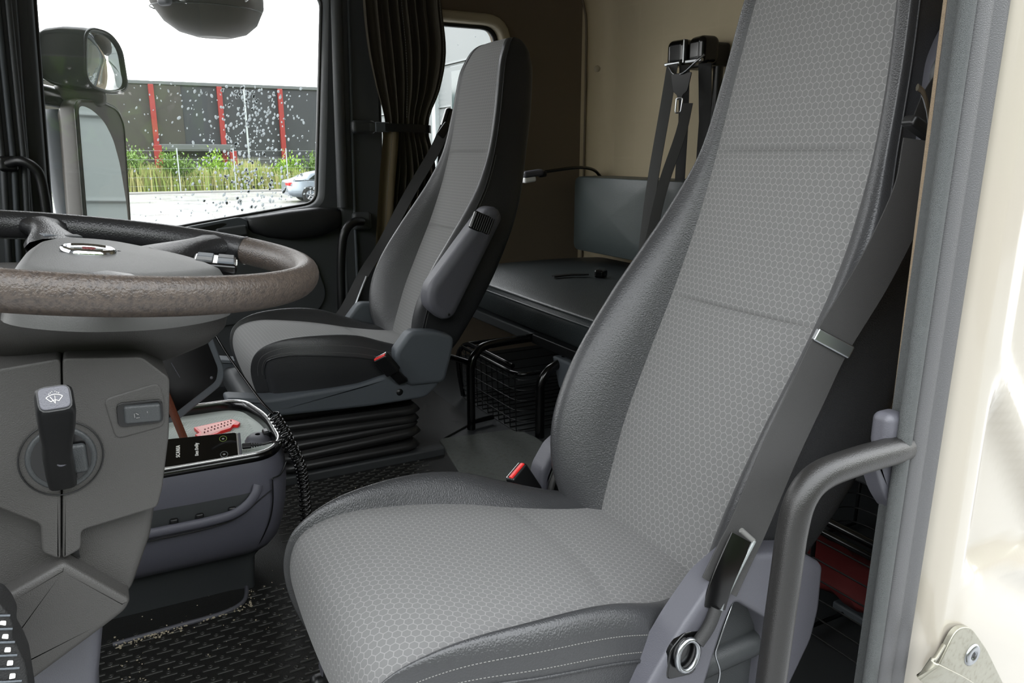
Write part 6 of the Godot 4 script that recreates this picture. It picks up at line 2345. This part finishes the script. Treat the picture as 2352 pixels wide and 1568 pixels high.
	prism(m, rpoly([Vector2(-0.20, 0.302), Vector2(-0.20, 0.49), Vector2(0.154, 0.478), Vector2(0.1765, 0.392), Vector2(0.1705, 0.368), Vector2(0.072, 0.302)], 0.008, 4), xy(-1.5335), 0.0015, 0.0005)
	part("face", m, MT.gloss_black, t)
	MT.gloss_black.roughness = 0.2
	m = M.new()
	tube(m, PackedVector3Array([Vector3(0.095, 0.415, -1.531), Vector3(0.107, 0.385, -1.531)]), 0.0009, 5)
	part("scratch_line", m, MT.plastic_grey, t)
	m = M.new()
	lathe(m, [Vector2(0.003, 0.0), Vector2(0.002, 0.001), Vector2(0.0, 0.001)], Vector3(0.163, 0.376, -1.532), Vector3(0, 0, 1), 10)
	part("rivet", m, MT.plastic_grey, t)

# ---------- floor mats ----------
func build_floor() -> void:
	var t := thing("floor_mat", "black rubber floor mat with raised dash and ring tread", "mat", Vector3(0.3, 0.0, -1.4))
	var m := M.new()
	prism(m, rpoly([Vector2(-0.45, 0.46), Vector2(0.70, 0.46), Vector2(0.78, 1.00), Vector2(0.76, 1.68), Vector2(0.79, 1.90), Vector2(0.95, 2.0), Vector2(0.95, 2.70), Vector2(-0.45, 2.70)], 0.03, 4), Transform3D(Basis(Vector3(1, 0, 0), Vector3(0, 0, -1), Vector3(0, 1, 0)), Vector3(0, 0.0005, 0)), 0.006, 0.003)
	part("sheet", m, MT.mat_rubber, t)
	var near := M.new()
	rng.seed = 77
	var count := 0
	for j in 66:
		var z := -1.02 - 0.0165 * j
		for i in 30:
			var x := -0.40 + 0.040 * i + (0.020 if j % 2 else 0.0)
			if x > 0.70 or x < -0.12 or (z < -1.655 and x > 0.30 and z > -1.0):
				continue
			if (x < 0.175 and z < -1.31) or (x < 0.28 and z < -1.36):
				continue
			rbox(near, Vector3(x, 0.0068, z), Vector3(0.026, 0.0028, 0.0048), 0.0013, Basis(Vector3.UP, 0.0), 1)
			lathe(near, [Vector2(0.0042, 0.0), Vector2(0.0038, 0.0014), Vector2(0.0024, 0.0014), Vector2(0.0018, 0.0002)], Vector3(x, 0.0065, z - 0.0078), Vector3.UP, 8)
			count += 1
	part("tread", near, MT.tread, t).set_meta("kind", "stuff")
	# smooth sunken plate below the console with a dusty lip
	m = M.new()
	prism(m, rpoly([Vector2(-0.40, 1.285), Vector2(0.13, 1.300), Vector2(0.168, 1.33), Vector2(0.185, 1.52), Vector2(-0.40, 1.52)], 0.03, 5), Transform3D(Basis(Vector3(1, 0, 0), Vector3(0, 0, -1), Vector3(0, 1, 0)), Vector3(0, 0.0062, 0)), 0.0012, 0.0006)
	part("smooth_plate", m, MT.mat_rubber, t)
	m = M.new()
	tube(m, cr([Vector3(-0.055, 0.008, -1.294), Vector3(0.04, 0.009, -1.297), Vector3(0.115, 0.009, -1.300), Vector3(0.152, 0.009, -1.315), Vector3(0.167, 0.009, -1.345), Vector3(0.174, 0.009, -1.40), Vector3(0.182, 0.009, -1.48)], 6), 0.0042, 8)
	part("plate_lip", m, MT.plastic_grey, t)
	# grit and crumbs
	var cm := M.new()
	for k in 420:
		var p := Vector3(rng.randf_range(-0.06, 0.30), 0.0085, rng.randf_range(-1.42, -1.08))
		var s := rng.randf_range(0.0006, 0.0018)
		if k < 150:
			var f := rng.randf()
			p = Vector3(lerpf(-0.05, 0.17, f), 0.009, -1.288 - 0.02 * f * f + rng.randfn() * 0.006)
			s = rng.randf_range(0.0008, 0.0026)
		elif k < 200:
			p = Vector3(0.172 + rng.randfn() * 0.004, 0.009, rng.randf_range(-1.46, -1.32))
		elif k < 330:
			p = Vector3(rng.randf_range(0.42, 0.68), 0.0085, -1.60 + rng.randfn() * 0.05)
		elif k < 370:
			p = Vector3(rng.randf_range(-0.045, -0.01) , 0.0085, rng.randf_range(-1.28, -1.10))
		rbox(cm, p, Vector3(s * rng.randf_range(1, 2), s, s * rng.randf_range(1, 2)), s * 0.4, Basis(Vector3.UP, rng.randf() * TAU), 1)
	tag(part("crumbs", cm, MT.crumb), "pale grit and crumbs scattered over the rubber floor mat", "crumbs", "", "stuff")
	t = thing("engine_cover", "plain grey green vinyl floor plate between the seats", "floor plate", Vector3(0.9, 0.0, -1.7))
	m = M.new()
	prism(m, rpoly([Vector2(0.785, 1.895), Vector2(0.80, 1.905), Vector2(1.02, 1.875), Vector2(1.04, 1.79), Vector2(1.035, 1.60), Vector2(1.03, 1.10), Vector2(0.72, 1.10), Vector2(0.742, 1.66)], 0.014, 4), Transform3D(Basis(Vector3(1, 0, 0), Vector3(0, 0, -1), Vector3(0, 1, 0)), Vector3(0, 0.0005, 0)), 0.010, 0.005)
	part("plate", m, MT.mat_plain, t)
